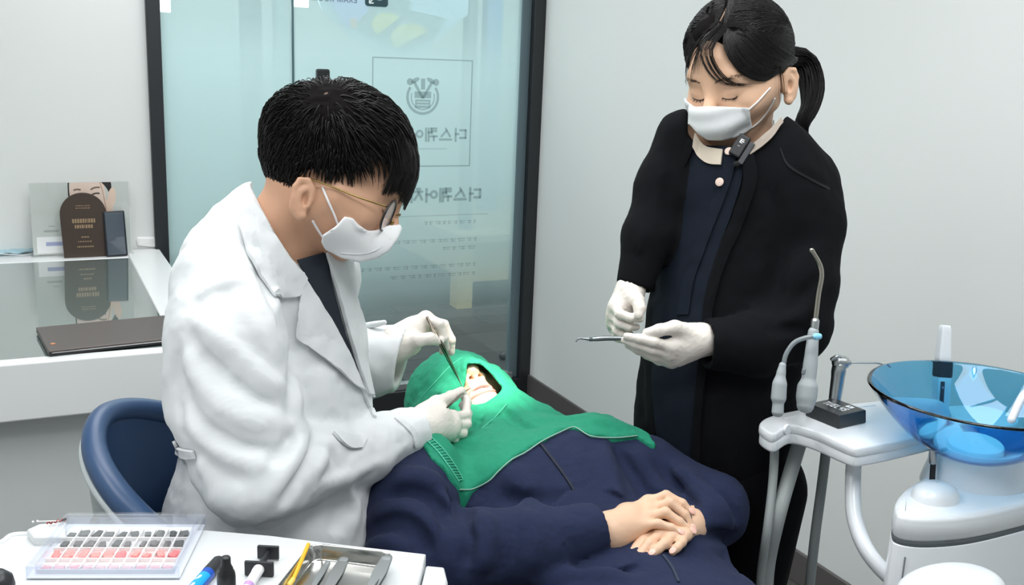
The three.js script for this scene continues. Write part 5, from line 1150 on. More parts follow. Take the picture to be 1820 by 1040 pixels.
// ------------------------------------------------------------------ assistant in the black cardigan
{
  const root = thing('person', 'standing person in a black cardigan with ponytail, mask and gloves holding an instrument', 'person', V(at(1290, 700, 1.86).x, 0, at(1290, 700, 1.86).z));
  const put = (n, geo, m, parent = root) => wpart(n, geo, m, parent, root);
  const toward = V(-FWD.x, 0, -FWD.z).normalize(), UP = V(0, 1, 0);
  const tf = R0.clone().multiplyScalar(-Math.sin(38 * DEG)).addScaledVector(toward, Math.cos(38 * DEG)), ts = V(0, 0, 0).crossVectors(UP, tf).normalize();
  const el = (px, py, d, a, b, c) => ellipsoid(at(px, py, d), tf, UP, ts, a, b, c);
  const armR = [J(1212, 245, 1.83, 46), J(1178, 330, 1.83, 47), J(1152, 420, 1.81, 44), J(1128, 506, 1.795, 33)];
  const armL = [J(1432, 335, 1.80, 60), J(1440, 400, 1.78, 58), J(1425, 510, 1.745, 60), J(1412, 570, 1.73, 56)], foreL = [J(1412, 585, 1.73, 60), J(1335, 612, 1.705, 54), J(1262, 612, 1.69, 46)];
  const torso = blend([el(1320, 400, 1.84, 0.115, 0.215, 0.165), el(1290, 560, 1.85, 0.118, 0.20, 0.148), el(1272, 740, 1.87, 0.135, 0.26, 0.155), cone(J(1322, 290, 1.87, 58), J(1315, 340, 1.85, 100)), cone(J(1225, 250, 1.84, 50), J(1420, 320, 1.82, 52))], 0.05);
  const sleeves = [chain(armR, 0.02), blend([chain(armL, 0.02), chain(foreL, 0.02)], 0.03)];
  const base0 = (x, y, z) => smin(smin(torso(x, y, z), sleeves[0](x, y, z), 0.02), sleeves[1](x, y, z), 0.02);
  const fp = (list, w, a) => ({ pts: px3(base0, list), w, a });
  const fold = folds([
    fp([[1360, 300], [1385, 400], [1380, 500], [1365, 560]], 0.014, -0.010), fp([[1400, 300], [1440, 320], [1480, 340]], 0.010, -0.003), fp([[1200, 230], [1192, 320], [1180, 420]], 0.012, -0.007),
    fp([[1460, 440], [1420, 470], [1390, 520]], 0.012, 0.006), fp([[1470, 480], [1430, 520], [1395, 560]], 0.011, -0.006), fp([[1460, 540], [1420, 560], [1380, 580]], 0.012, 0.006), fp([[1450, 590], [1400, 585], [1350, 590]], 0.010, -0.006),
    fp([[1330, 570], [1325, 610], [1335, 655]], 0.012, 0.004), fp([[1290, 575], [1285, 610], [1292, 650]], 0.010, -0.003), fp([[1270, 670], [1265, 740], [1270, 810]], 0.018, 0.007), fp([[1330, 670], [1335, 760], [1330, 850]], 0.016, -0.006), fp([[1370, 660], [1380, 740], [1375, 830]], 0.018, 0.007),
    fp([[1140, 640], [1138, 700], [1145, 760]], 0.014, -0.007), fp([[1170, 640], [1165, 720], [1172, 790]], 0.014, 0.006), fp([[1150, 400], [1135, 440], [1125, 480]], 0.01, 0.004),
  ]);
  const wob = cloth(0.0016, 14, 3);
  const cardB = (x, y, z) => { const d = base0(x, y, z); return d > 0.05 || d < -0.05 ? d : d - fold(x, y, z) - wob(x, y, z); };
  const cutA = at(1128, 512, 1.795), cutAn = at(1128, 512, 1.795).sub(at(1148, 440, 1.805)).normalize(), cutB = at(1255, 612, 1.69), cutBn = at(1255, 612, 1.69).sub(at(1330, 612, 1.70)).normalize();
  const holA = cone(J(1134, 490, 1.80, 24), J(1118, 545, 1.79, 27)), holB = cone(J(1290, 611, 1.695, 33), J(1220, 611, 1.68, 36));
  const neckCut = outlineField([[1222, 236], [1240, 262], [1268, 286], [1292, 288], [1332, 276], [1362, 254], [1386, 226], [1404, 190], [1380, 140], [1225, 140]]), neckHole = (x, y, z) => Math.max(neckCut(x, y, z), (x - EYE.x) * FWD.x + (y - EYE.y) * FWD.y + (z - EYE.z) * FWD.z - 1.92);
  const card = (x, y, z) => {
    let d = cardB(x, y, z);
    const nearA = Math.hypot(x - cutA.x, y - cutA.y, z - cutA.z) < 0.07, nearB = Math.hypot(x - cutB.x, y - cutB.y, z - cutB.z) < 0.10;
    if (nearA) { const s = (x - cutA.x) * cutAn.x + (y - cutA.y) * cutAn.y + (z - cutA.z) * cutAn.z; const a = smax(smax(sleeves[0](x, y, z), s, 0.004), -holA(x, y, z), 0.002); d = Math.min(torso(x, y, z), sleeves[1](x, y, z), a); }
    else if (nearB) { const s = (x - cutB.x) * cutBn.x + (y - cutB.y) * cutBn.y + (z - cutB.z) * cutBn.z; const a = smax(smax(sleeves[1](x, y, z) - wob(x, y, z), s, 0.004), -holB(x, y, z), 0.002); d = Math.min(torso(x, y, z), sleeves[0](x, y, z), a); }
    return smax(d, -neckHole(x, y, z), 0.006);
  };
  const [lo, hi] = bounds([...armR, ...armL, ...foreL, J(1310, 330, 1.84, 160), J(1270, 800, 1.87, 190)], 0.01);
  const black = mat('#0e0f12', 0.95, { sheen: 0.1, sheenRoughness: 0.6, specularIntensity: 0.3 }), navy = mat('#101824', 0.8, { specularIntensity: 0.4 }), slacks = mat('#090a0d', 0.9, { specularIntensity: 0.3 });
  const cm = put('cardigan', meshField(card, lo, hi, 0.0052), black);
  cm.userData.label = 'long open black cardigan';
  const S = (n, A, B, o, m, parent = root) => wpart(n, strip(A, B, frontB, { d1: 2.0, ...o }), m, parent, root);
  const frontB = (x, y, z) => { const d = torso(x, y, z); return Math.abs(d) > 0.05 ? d : d - fold(x, y, z) - wob(x, y, z); };
  // scrub top seen in the cardigan's opening
  const LE = [[1238, 258], [1212, 310], [1180, 380], [1163, 450], [1160, 520], [1162, 600], [1160, 680], [1166, 760], [1178, 830]], RE = [[1318, 262], [1320, 310], [1303, 372], [1275, 450], [1255, 520], [1246, 600], [1238, 680], [1232, 760], [1232, 830]];
  const top = S('scrub_top', LE, RE, { nu: 60, nv: 14, off: 0.002, thick: 0.004 }, navy);
  top.userData.label = 'dark navy scrub top';
  S('placket', [[1290, 268], [1284, 310], [1262, 372], [1236, 440], [1216, 500], [1205, 560]], [[1312, 262], [1304, 310], [1282, 372], [1256, 440], [1236, 500], [1226, 560]], { nu: 40, nv: 5, off: 0.0055, thick: 0.003 }, navy, top);
  S('front_band', [[1338, 262], [1345, 320], [1326, 385], [1295, 460], [1272, 530], [1262, 610], [1254, 690], [1248, 760], [1244, 822]], [[1316, 272], [1322, 320], [1304, 380], [1276, 452], [1256, 525], [1246, 606], [1239, 688], [1233, 760], [1230, 822]], { nu: 60, nv: 6, off: 0.007, thick: 0.006, puff: 0.0015 }, black, cm);
  S('front_band', [[1224, 246], [1200, 310], [1172, 380], [1154, 450], [1148, 520]], [[1238, 256], [1215, 312], [1187, 382], [1169, 452], [1164, 520]], { nu: 40, nv: 6, off: 0.007, thick: 0.006, puff: 0.0015 }, black, cm);
  S('seam', [[1387, 262], [1400, 290], [1440, 316], [1478, 336]], [[1386, 266], [1398, 294], [1438, 320], [1476, 340]], { nu: 24, nv: 2, off: 0.0016, thick: 0.003 }, mat('#131519', 0.95), cm);
  // legs below the cardigan
  const f0 = root.position, lg = [-1, 1].map((s) => { const h = at(1272, 850, 1.88).addScaledVector(ts, s * 0.07), a = h.clone().setY(0.09); return [[h.x, h.y, h.z, 0.10], [h.x, 0.45, h.z, 0.068], [a.x, a.y, a.z, 0.05]]; });
  put('slacks', meshField(blend(lg.map((q) => chain(q, 0.02)), 0.03), ...bounds(lg.flat(), 0.02), 0.012), slacks);
  for (const q of lg) put('shoe', capTube([V(q[2][0], 0.04, q[2][2]).addScaledVector(tf, -0.04), V(q[2][0], 0.04, q[2][2]).addScaledVector(tf, 0.05), V(q[2][0], 0.035, q[2][2]).addScaledVector(tf, 0.13)], prof([[0, .038], [.5, .04], [1, .03]]), 16, 12), mat('#e9e9e6', 0.5));
  // ---- head
  const H = headFrame(1312, 140, 1.80, [-0.62, -0.45, 0.64], [0.745, -0.10, 0.66], 1.06);
  const hl = headLocal({ female: 1, ear: 0.82, earY: -0.006 }), headW = wrap(H, hl);
  const neck = blend([cone(H.j(0, -0.03, -0.03, 0.046), J(1318, 262, 1.85, 46)), cone(J(1318, 262, 1.85, 46), J(1315, 310, 1.86, 50))], 0.03);
  const headF = (x, y, z) => smin(headW(x, y, z), neck(x, y, z), 0.018);
  const headGeo = meshField(headF, ...bounds([H.j(0, 0.03, 0, 0.14), J(1316, 270, 1.85, 60)], 0.01), 0.003);
  const handR = pixelHand({
    wrist: [1120, 516, 1.79, 0.0215], forearm: [1130, 490, 1.80, 0.023], palm: [[1104, 545, 1.785, 0.022], [1112, 560, 1.79, 0.02]], r: 0.96,
    digits: [[[1094, 545, 1.775], [1101, 558, 1.748], [1120, 565, 1.742], [1138, 567, 1.75]], [[1091, 560, 1.785], [1100, 575, 1.757], [1116, 581, 1.753], [1131, 581, 1.763]], [[1090, 572, 1.795], [1097, 589, 1.768], [1107, 595, 1.766], [1119, 593, 1.776]], [[1091, 582, 1.807], [1096, 600, 1.785], [1104, 603, 1.785], [1113, 600, 1.792]]],
    thumb: [[1124, 526, 1.775], [1133, 534, 1.752], [1137, 547, 1.742], [1135, 559, 1.737]],
  });
  const handL = pixelHand({
    wrist: [1246, 604, 1.69, 0.0235], forearm: [1285, 608, 1.70, 0.024], palm: [[1212, 620, 1.695, 0.022], [1205, 632, 1.70, 0.018]], r: 0.96,
    digits: [[[1192, 616, 1.675], [1163, 608, 1.665], [1136, 602, 1.668], [1114, 598, 1.675]], [[1190, 628, 1.685], [1160, 622, 1.675], [1130, 612, 1.677], [1110, 605, 1.684]], [[1190, 638, 1.70], [1163, 634, 1.69], [1134, 622, 1.69], [1116, 613, 1.696]], [[1194, 644, 1.715], [1172, 642, 1.706], [1150, 632, 1.704], [1133, 622, 1.708]]],
    thumb: [[1226, 590, 1.68], [1199, 582, 1.668], [1172, 587, 1.665], [1151, 592, 1.67]],
  });
  const hands = [handR, handL].map((h) => [h, handField(h)]);
  const inner = blend([cone(J(1315, 310, 1.86, 55), J(1300, 560, 1.85, 90)), cone(J(1230, 260, 1.84, 34), J(1420, 335, 1.81, 38)), chain([J(1215, 260, 1.83, 32), J(1152, 420, 1.81, 29), J(1120, 516, 1.79, 21)], 0.02), chain([J(1430, 345, 1.80, 36), J(1412, 580, 1.73, 32), J(1246, 604, 1.69, 22)], 0.02)], 0.03);
  const bodyF = (x, y, z) => Math.min(inner(x, y, z), hands[0][1](x, y, z) + 0.0022, hands[1][1](x, y, z) + 0.0022);
  const skin = mat('#e3b899', 0.5);
  put('body', mergeGeometries([headGeo, meshField(bodyF, ...bounds([J(1310, 420, 1.85, 130), J(1215, 260, 1.83, 50), J(1425, 450, 1.78, 70), ...handPoints(handL), ...handPoints(handR)], 0.01), 0.006)]), skin);
  for (const [h, f] of hands) put('glove', meshField((x, y, z) => f(x, y, z) - 0.0006 * noise3(x * 160, y * 160, z * 160), ...bounds(handPoints(h), 0.008), 0.0024), gloveMat);
  // beige stand collar, buttons
  const beige = mat('#d3c6b4', 0.75), nb = (x, y, z) => Math.min(neck(x, y, z) - 0.004, cardB(x, y, z));
  const col = wpart('collar', strip([[1234, 238], [1246, 252], [1262, 264], [1286, 268]], [[1231, 262], [1246, 282], [1262, 292], [1283, 294]], nb, { nu: 22, nv: 6, off: 0.007, thick: 0.004 }), beige, top, root);
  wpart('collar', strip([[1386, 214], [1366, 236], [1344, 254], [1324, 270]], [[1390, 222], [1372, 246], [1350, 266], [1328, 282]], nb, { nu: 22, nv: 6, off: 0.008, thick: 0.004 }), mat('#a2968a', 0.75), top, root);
  for (const [x, y] of [[1297, 273], [1282, 325]]) { const p = hit(x, y, frontB), n = gradient(frontB, p, 0.004); const M = new THREE.Matrix4().makeRotationFromQuaternion(new THREE.Quaternion().setFromUnitVectors(V(0, 1, 0), n)).setPosition(p.addScaledVector(n, 0.008)); wpart('button', lathe([[0.0005, 0.0016], [0.0062, 0.0016], [0.0075, 0.0004], [0.0075, -0.0012], [0.0005, -0.0012]], 28).applyMatrix4(M), mat('#e5cdbf', 0.35), top, root); }
  // ---- pleated mask
  const hull = wrap(H, blend([cone([0, 0.004, 0.088, 0.022], [0, -0.045, 0.100, 0.022]), cone([0, -0.045, 0.100, 0.022], [0, -0.096, 0.066, 0.020]), cone([-0.05, -0.03, 0.02, 0.032], [0, -0.03, 0.092, 0.024]), cone([0.05, -0.03, 0.02, 0.032], [0, -0.03, 0.092, 0.024]), cone([-0.044, -0.06, 0.02, 0.026], [0, -0.092, 0.062, 0.02]), cone([0.044, -0.06, 0.02, 0.026], [0, -0.092, 0.062, 0.02])], 0.03));
  const maskOut = outlineField([[1206, 150], [1214, 166], [1222, 180], [1234, 190], [1262, 189], [1300, 190], [1332, 192], [1334, 210], [1337, 228], [1326, 236], [1305, 246], [1280, 250], [1257, 249], [1240, 238], [1226, 222], [1212, 196]]);
  const pleat = (x, y, z) => { const l = H.l(x, y, z)[1]; return 0.0012 * Math.sin((l + 0.02) * 190); };
  const maskF = (x, y, z) => smax(Math.min(hull(x, y, z), headW(x, y, z)) - 0.004 - pleat(x, y, z), maskOut(x, y, z), 0.002);
  const mk2 = put('face_mask', meshField(maskF, ...bounds([H.j(0, -0.04, 0.06, 0.10)], 0.0), 0.0026), mat('#e6e9ea', 0.75));
  mk2.userData.label = 'white pleated face mask';
  const lift = (list) => px3(headF, list).map((p) => p.addScaledVector(gradient(headF, p), 0.0016));
  wpart('ear_loop', capTube(lift([[1331, 194], [1344, 182], [1357, 168], [1368, 156]]), 0.0015, 20, 8), maskMat, mk2, root);
  wpart('ear_loop', capTube(lift([[1336, 226], [1348, 216], [1360, 202], [1370, 186], [1376, 174]]), 0.0015, 24, 8), maskMat, mk2, root);
  wpart('ear_loop', capTube(lift([[1384, 214], [1378, 222], [1368, 234]]), 0.0012, 10, 8), maskMat, mk2, root);
  // ---- lashes and brows
  const eye = []; for (const s of [-1, 1]) { eye.push({ pts: [-1, -0.6, -0.2, 0.2, 0.6, 1].map((t) => settle(headF, H.w(s * (0.032 + 0.0135 * t), -0.0045 - 0.003 * (1 - t * t), 0.09), 0.0005)), w: 0.0009, tip: 0.5 }); for (let k = 0; k < 22; k++) { const t = rr(-1, 1), p = settle(headF, H.w(s * (0.032 + 0.0135 * t), -0.0045 - 0.003 * (1 - t * t), 0.09), 0.0006); eye.push({ pts: [p, p.clone().addScaledVector(H.Z, 0.003).addScaledVector(H.Y, -0.002), p.clone().addScaledVector(H.Z, 0.006).addScaledVector(H.Y, -0.0025).addScaledVector(H.X, s * t * 0.002)], w: 0.0003 }); } }
  for (const s of [0, 1]) put('eyelashes', strands(eye.slice(s * 23, s * 23 + 23), 4), hairMat);
  const brow = []; for (let k = 0; k < 120; k++) { const s = k % 2 ? 1 : -1, a = rnd(), p = settle(headF, H.w(s * lerp(0.014, 0.050, a), 0.024 + 0.005 * Math.sin(a * 2.6) + rr(-0.002, 0.002), lerp(0.10, 0.07, a)), 0.0004), q = settle(headF, p.clone().addScaledVector(H.X, s * 0.007).addScaledVector(H.Y, 0.0005), 0.0008); brow.push({ pts: [p, p.clone().lerp(q, 0.5), q], w: 0.00035 }); }
  for (const s of [0, 1]) put('eyebrow', strands(brow.filter((q, i) => i % 2 === s)), mat('#3a2a22', 0.6));
  // ---- hair: parted, drawn back over the ear into a low ponytail, wispy fringe
  const nrm = (p) => { const e = 0.001; return V(cranium(p.x + e, p.y, p.z) - cranium(p.x - e, p.y, p.z), cranium(p.x, p.y + e, p.z) - cranium(p.x, p.y - e, p.z), cranium(p.x, p.y, p.z + e) - cranium(p.x, p.y, p.z - e)).normalize(); };
  const proj = (p, off) => { for (let i = 0; i < 3; i++) p.addScaledVector(nrm(p), off - cranium(p.x, p.y, p.z)); return p; };
  const hairline = (x, y, z) => { const ax = Math.abs(x); const front = 0.070 - 0.036 * sstep(0.02, 0.075, ax); const low = z > -0.005 ? lerp(0.006, 0.062, sstep(-0.005, 0.055, z)) : lerp(0.006, -0.055, sstep(-0.005, -0.06, z)); return Math.max(z - front, low - y); };
  const vol = (y) => lerp(0.006, 0.015, sstep(-0.02, 0.10, y));
  const PX = 0.006;                                                     // the parting, a little to the person's left
  const capL2 = (x, y, z) => smax(cranium(x, y, z) - vol(y) * 0.85 + 0.004 * Math.exp(-(((x - PX) / 0.0035) ** 2)) * sstep(-0.03, 0.02, z), hairline(x, y, z), 0.008);
  const tie = V(0.004, -0.004, -0.118), list = [];
  for (let n = 0; n < 3600; n++) {
    const s = rnd() < 0.55 ? 1 : -1, u = rnd();
    // roots along the parting and down the front hairline
    let p;
    if (rnd() < 0.5) p = V(PX + s * rr(0.0006, 0.004), 0.12, lerp(-0.05, 0.066, u));
    else { const a = rnd(); p = V(s * lerp(0.01, 0.074, a), lerp(0.105, 0.012, a * a), lerp(0.066, 0.02, a) - rr(0, 0.01)); }
    proj(p, 0.003);
    const side = s * lerp(0.055, 0.085, rnd()), mid = V(side, lerp(0.10, 0.0, Math.pow(rnd(), 0.8)), rr(-0.05, 0.0)); proj(mid, vol(mid.y));
    const lay = rr(0.85, 1.08), pts = [], cl3 = noise3(p.x * 50, p.y * 50, p.z * 50);
    for (let i = 0; i <= 12; i++) {
      const t = i / 12, a = (1 - t) * (1 - t), b = 2 * t * (1 - t), c = t * t, q = V(p.x * a + mid.x * b + tie.x * c, p.y * a + mid.y * b + tie.y * c, p.z * a + mid.z * b + tie.z * c);
      const off = vol(q.y) * lay * Math.min(1, 0.35 + t * 4) * (t > 0.85 ? lerp(1, 1.2, (t - 0.85) / 0.15) : 1) + 0.0006 * cl3;
      proj(q, off); pts.push(H.w(q.x, q.y, q.z));
    }
    list.push({ pts, w: rr(0.0005, 0.0010), tip: 0.6 });
  }
  // ponytail
  const T0 = H.w(tie.x, tie.y, tie.z - 0.004), tail = [T0, at(1428, 108, 1.90), at(1443, 150, 1.90), at(1440, 190, 1.89), at(1426, 222, 1.885), at(1436, 262, 1.89)];
  const tc = curve(tail), fr = tc.computeFrenetFrames(16, false);
  for (let n = 0; n < 700; n++) {
    const a = rr(0, 6.283), r = Math.sqrt(rnd()), end = rr(0.72, 1), pts = [], tw = rr(-0.5, 0.5);
    for (let i = 0; i <= 14; i++) {
      const t = i / 14 * end, k = Math.round(t * 16), w = prof([[0, .010], [.15, .021], [.45, .0235], [.75, .016], [1, .005]])(t) * r, c = tc.getPointAt(t), aa = a + tw * t;
      pts.push(c.addScaledVector(fr.normals[k], Math.cos(aa) * w).addScaledVector(fr.binormals[k], Math.sin(aa) * w));
    }
    list.push({ pts, w: rr(0.0005, 0.0011) });
  }
  // smooth sweeps over the crown on both sides of the parting
  const capW = wrap(H, (x, y, z) => cranium(x, y, z) - vol(y) * 0.85), sweep = (A, B, n, w0, low = 0.001) => { for (let k = 0; k < n; k++) { const u = rnd(); const pts = curve(A.map(([x, y], i) => { const p = hit(lerp(x, B[i][0], u) + rr(-1.5, 1.5), lerp(y, B[i][1], u) + rr(-1.5, 1.5), capW); return p.addScaledVector(gradient(capW, p, 0.003), lerp(0.002, low, u) + rr(-0.001, 0.001)); })).getPoints(14); list.push({ pts, w: rr(0.0004, w0), tip: 0.6 }); } };
  sweep([[1290, 2], [1262, 8], [1232, 26], [1212, 60]], [[1274, 56], [1240, 72], [1217, 102], [1206, 146]], 1000, 0.0009, -0.007);
  sweep([[1300, -6], [1340, -8], [1392, 30], [1414, 84]], [[1284, 48], [1316, 50], [1362, 82], [1398, 108]], 1200, 0.0009);
  // fringe wisps
  const wisp = (A, n, sp, w0) => { for (let k = 0; k < n; k++) { const dx = rr(-sp, sp), dy = rr(-sp * 0.3, sp * 0.3); const pts = curve(A.map(([x, y], i) => { const p = hit(x + dx * (0.4 + 0.25 * i), y + dy, headF); return p.addScaledVector(gradient(headF, p, 0.003), lerp(0.0165, 0.0035, Math.min(1, i / 2.2))); })).getPoints(12); list.push({ pts, w: rr(0.0003, w0) }); } };
  wisp([[1292, 48], [1262, 62], [1238, 90], [1222, 122], [1216, 150]], 30, 12, 0.0007);
  wisp([[1285, 55], [1258, 78], [1246, 104], [1240, 132]], 26, 9, 0.0005);
  wisp([[1285, 50], [1240, 66], [1218, 95], [1208, 125]], 70, 7, 0.0008);
  wisp([[1290, 60], [1264, 92], [1272, 122], [1298, 146], [1332, 150]], 20, 8, 0.0007);
  wisp([[1290, 55], [1255, 90], [1262, 124], [1285, 146], [1318, 152]], 10, 8, 0.0005);
  // broad sweep from the parting across the temple to behind the ear
  for (let n = 0; n < 1100; n++) {
    const u = Math.pow(rnd(), 0.8), A = [[1291, 44], [1286, 88], [1310, 128], [1350, 146], [1386, 128]], B = [[1300, 12], [1330, 50], [1368, 84], [1392, 100], [1402, 104]];
    const pts = curve(A.map(([x, y], i) => { const p = hit(lerp(x, B[i][0], u) + rr(-2, 2), lerp(y, B[i][1], u) + rr(-2, 2), headF); return p.addScaledVector(gradient(headF, p, 0.003), Math.max(i === 0 ? 0.016 : i === 1 ? 0.009 : 0.0035, lerp(0.0035, 0.0145, u)) + rr(0, 0.002)); })).getPoints(14);
    list.push({ pts, w: rr(0.0004, 0.0009), tip: 0.6 });
  }
  wisp([[1372, 120], [1380, 150], [1384, 180]], 10, 6, 0.0004);
  const hr = put('hair', strands(list), hairMat);
  wpart('scalp_hair', meshField(wrap(H, capL2), ...bounds([H.j(0, 0.035, -0.015, 0.13)], 0), 0.003), scalpMat, hr, root);
  wpart('parting', strip([[1302, -8], [1290, 18], [1277, 44]], [[1304, -8], [1292, 18.6], [1278.5, 45]], capW, { nu: 14, nv: 2, off: 0.0028, thick: 0.002 }), mat('#7d6455', 0.7), hr, root);
  hr.userData.label = 'black hair parted and tied in a low ponytail';
  // ---- clip microphone on the collar
  {
    const p = hit(1311, 262, cardB).addScaledVector(FWD, -0.016), m = thing('clip_microphone', 'small black clip-on microphone at the assistant collar', 'microphone', p);
    const up = at(1322, 246, 1.8).sub(at(1302, 278, 1.8)).normalize(), z = V(0, 0, 0).copy(FWD).negate().addScaledVector(RGT, -0.25), x = V(0, 0, 0).crossVectors(up, z).normalize(), zz = V(0, 0, 0).crossVectors(x, up);
    const M = frameMatrix(V(0, 0, 0), x, up, zz), bm = mat('#16181c', 0.45);
    mesh('body', new RoundedBoxGeometry(0.021, 0.040, 0.011, 3, 0.003).applyMatrix4(M), bm, m);
    const t = canvasTex(128, 256, (c) => { c.clearRect(0, 0, 128, 256); c.fillStyle = '#e6e6e6'; c.fillRect(34, 36, 50, 14); c.fillRect(34, 60, 60, 14); c.fillRect(34, 84, 44, 12); c.fillRect(34, 36, 14, 56); c.font = '22px sans-serif'; c.fillText('mic', 36, 150); });
    mesh('lettering', new THREE.PlaneGeometry(0.016, 0.032).translate(0, 0, 0.0058).applyMatrix4(M), mat('#ffffff', 0.5, { map: t, transparent: true }), m);
    mesh('clip', new RoundedBoxGeometry(0.010, 0.042, 0.004, 2, 0.0015).translate(0.016, -0.006, 0.002).applyMatrix4(M), mat('#2c2f34', 0.4), m);
    mesh('head', new THREE.SphereGeometry(0.0055, 14, 10).translate(0.012, -0.030, 0.002).applyMatrix4(M), mat('#0f1012', 0.9), m);
  }
  // ---- instrument between the hands
  const inst = thing('composite_carver', 'grey hand instrument with bent tip held by the assistant', 'instrument', at(1065, 602, 1.675)), sm = mat('#8b9294', 0.3, { metalness: 0.9 });
  wpart('handle', capTube([at(1118, 601, 1.69), at(1100, 601.5, 1.687), at(1075, 601.5, 1.682), at(1050, 603, 1.677)], prof([[0, .0032], [.3, .0040], [.8, .0044], [1, .0036]]), 30, 12), sm, inst);
  wpart('collar', capTube([at(1052, 603, 1.677), at(1048, 603.2, 1.676)], 0.0036, 6, 12), mat('#4f5a58', 0.4), inst);
  wpart('tip', capTube([at(1048, 603, 1.676), at(1036, 602, 1.674), at(1028, 602, 1.672), at(1024, 607, 1.671)], prof([[0, .0028], [.5, .0018], [1, .0013]]), 24, 10), sm, inst);
}
// ------------------------------------------------------------------ patient lying back, and the green drape
{
  const root = thing('person', 'lying person in a navy fleece with folded hands under a green drape', 'person', V(0.8, 0.62, -1.2));
  const put = (n, geo, m, parent = root) => wpart(n, geo, m, parent, root);
  const mouth = at(857, 692, 1.93), HZ = V(-0.11, 0.95, 0.26), HX = V(0.98, 0.11, -0.08);
  const Hy = V(0, 0, 0).crossVectors(HZ, HX).normalize();
  const C = mouth.clone().addScaledVector(Hy, 0.063 * 1.1).addScaledVector(HZ.clone().normalize(), -0.090 * 1.1);
  const H = frameFrom(C, HZ, HX, 1.1);
  const hl = headLocal({ mouthOpen: 0.007, female: 1, wide: 1.12 }), headW = wrap(H, hl);
  const neckF = cone(H.j(0, -0.03, -0.02, 0.05), [0.775, 0.765, -1.52, 0.055]);
  const headF = (x, y, z) => smin(headW(x, y, z), neckF(x, y, z), 0.02);
  // fleece: chest, belly, arms
  const el = (c, a, b, e) => ellipsoid(c, EX, EYv, EZ, a, b, e);
  const armR = [J(742, 846, 1.66, 76), J(728, 905, 1.59, 86), J(735, 975, 1.53, 84)], foreR = [J(745, 995, 1.51, 82), J(830, 985, 1.51, 76), J(940, 974, 1.53, 68), J(1066, 941, 1.555, 46)];
  const armL = [J(1062, 800, 1.82, 58), J(1150, 842, 1.78, 62), J(1262, 900, 1.71, 60)], foreL = [J(1265, 912, 1.70, 60), J(1240, 935, 1.65, 52), J(1200, 945, 1.60, 42)];
  const torso = blend([el(V(0.775, 0.755, -1.43), 0.205, 0.105, 0.20), el(V(0.80, 0.690, -1.20), 0.185, 0.092, 0.22), el(V(0.82, 0.672, -0.98), 0.19, 0.096, 0.20), cone([0.70, 0.79, -1.40, 0.07], [0.86, 0.80, -1.42, 0.07])], 0.06);
  const legs = [[[0.73, 0.70, -0.95, 0.098], [0.71, 0.74, -0.52, 0.075], [0.70, 0.62, -0.14, 0.05]], [[0.91, 0.70, -0.95, 0.098], [0.94, 0.74, -0.52, 0.075], [0.94, 0.62, -0.14, 0.05]]];
  const sl = [blend([chain(armR, 0.02), chain(foreR, 0.02)], 0.03), blend([chain(armL, 0.02), chain(foreL, 0.02)], 0.03)];
  const base0 = (x, y, z) => smin(smin(torso(x, y, z), sl[0](x, y, z), 0.026), sl[1](x, y, z), 0.026);
  const fp = (list, w, a) => ({ pts: px3(base0, list), w, a });
  const fold = folds([
    fp([[700, 860], [740, 850], [785, 870], [800, 910]], 0.014, 0.010), fp([[680, 890], [730, 875], [775, 895], [790, 940]], 0.011, -0.009), fp([[660, 920], [710, 905], [755, 925], [775, 965]], 0.013, 0.010), fp([[655, 950], [700, 935], [745, 955], [760, 990]], 0.011, -0.008), fp([[650, 985], [690, 965], [730, 985]], 0.012, 0.009),
    fp([[790, 860], [815, 900], [830, 925]], 0.014, -0.012), fp([[822, 912], [840, 960], [830, 1010]], 0.013, -0.009), fp([[850, 910], [865, 960], [855, 1020]], 0.014, 0.007), fp([[930, 905], [950, 960], [940, 1020]], 0.016, 0.004),
    fp([[1095, 790], [1130, 850], [1150, 890]], 0.014, -0.010), fp([[1130, 800], [1160, 850], [1190, 890]], 0.012, 0.008), fp([[1170, 820], [1210, 870], [1240, 910]], 0.012, -0.008), fp([[1200, 830], [1250, 870], [1290, 920]], 0.014, 0.008), fp([[1150, 860], [1200, 880], [1260, 880]], 0.012, 0.006), fp([[1230, 850], [1280, 880], [1310, 930]], 0.010, -0.006),
    fp([[1070, 790], [1090, 860], [1100, 900]], 0.015, 0.006), fp([[1250, 950], [1300, 960], [1340, 1000]], 0.013, -0.008), fp([[1230, 985], [1290, 985], [1350, 1020]], 0.014, 0.006), fp([[1010, 1010], [1080, 1000], [1140, 1012]], 0.013, -0.008), fp([[960, 1035], [1040, 1018], [1120, 1030]], 0.013, 0.007),
    fp([[700, 845], [760, 845], [800, 880], [815, 905]], 0.007, 0.006), fp([[668, 905], [720, 890], [765, 910]], 0.007, 0.006), fp([[655, 940], [705, 920], [750, 940], [765, 975]], 0.007, -0.006), fp([[1110, 795], [1145, 845], [1170, 885]], 0.007, 0.005), fp([[1180, 825], [1225, 868], [1265, 905]], 0.007, 0.006), fp([[1240, 850], [1285, 900], [1300, 950]], 0.008, 0.006), fp([[835, 915], [850, 960], [845, 1015]], 0.008, 0.006), fp([[900, 830], [930, 870], [950, 900]], 0.02, 0.005), fp([[880, 880], [950, 890], [1040, 880]], 0.014, -0.006),
  ], 2.8);
  const wob = cloth(0.0022, 9, 8), fuzz = (x, y, z) => 0.0009 * noise3(x * 190, y * 190, z * 190) + 0.0006 * noise3(x * 420, y * 420, z * 420);
  const cutA = at(1070, 941, 1.557), cutAn = cutA.clone().sub(at(960, 968, 1.53)).normalize();
  const holA = cone(J(1045, 947, 1.552, 34), J(1100, 932, 1.56, 36));
  const fleeceB = (x, y, z) => { const d = base0(x, y, z); return d > 0.05 || d < -0.05 ? d : d - fold(x, y, z) - wob(x, y, z); };
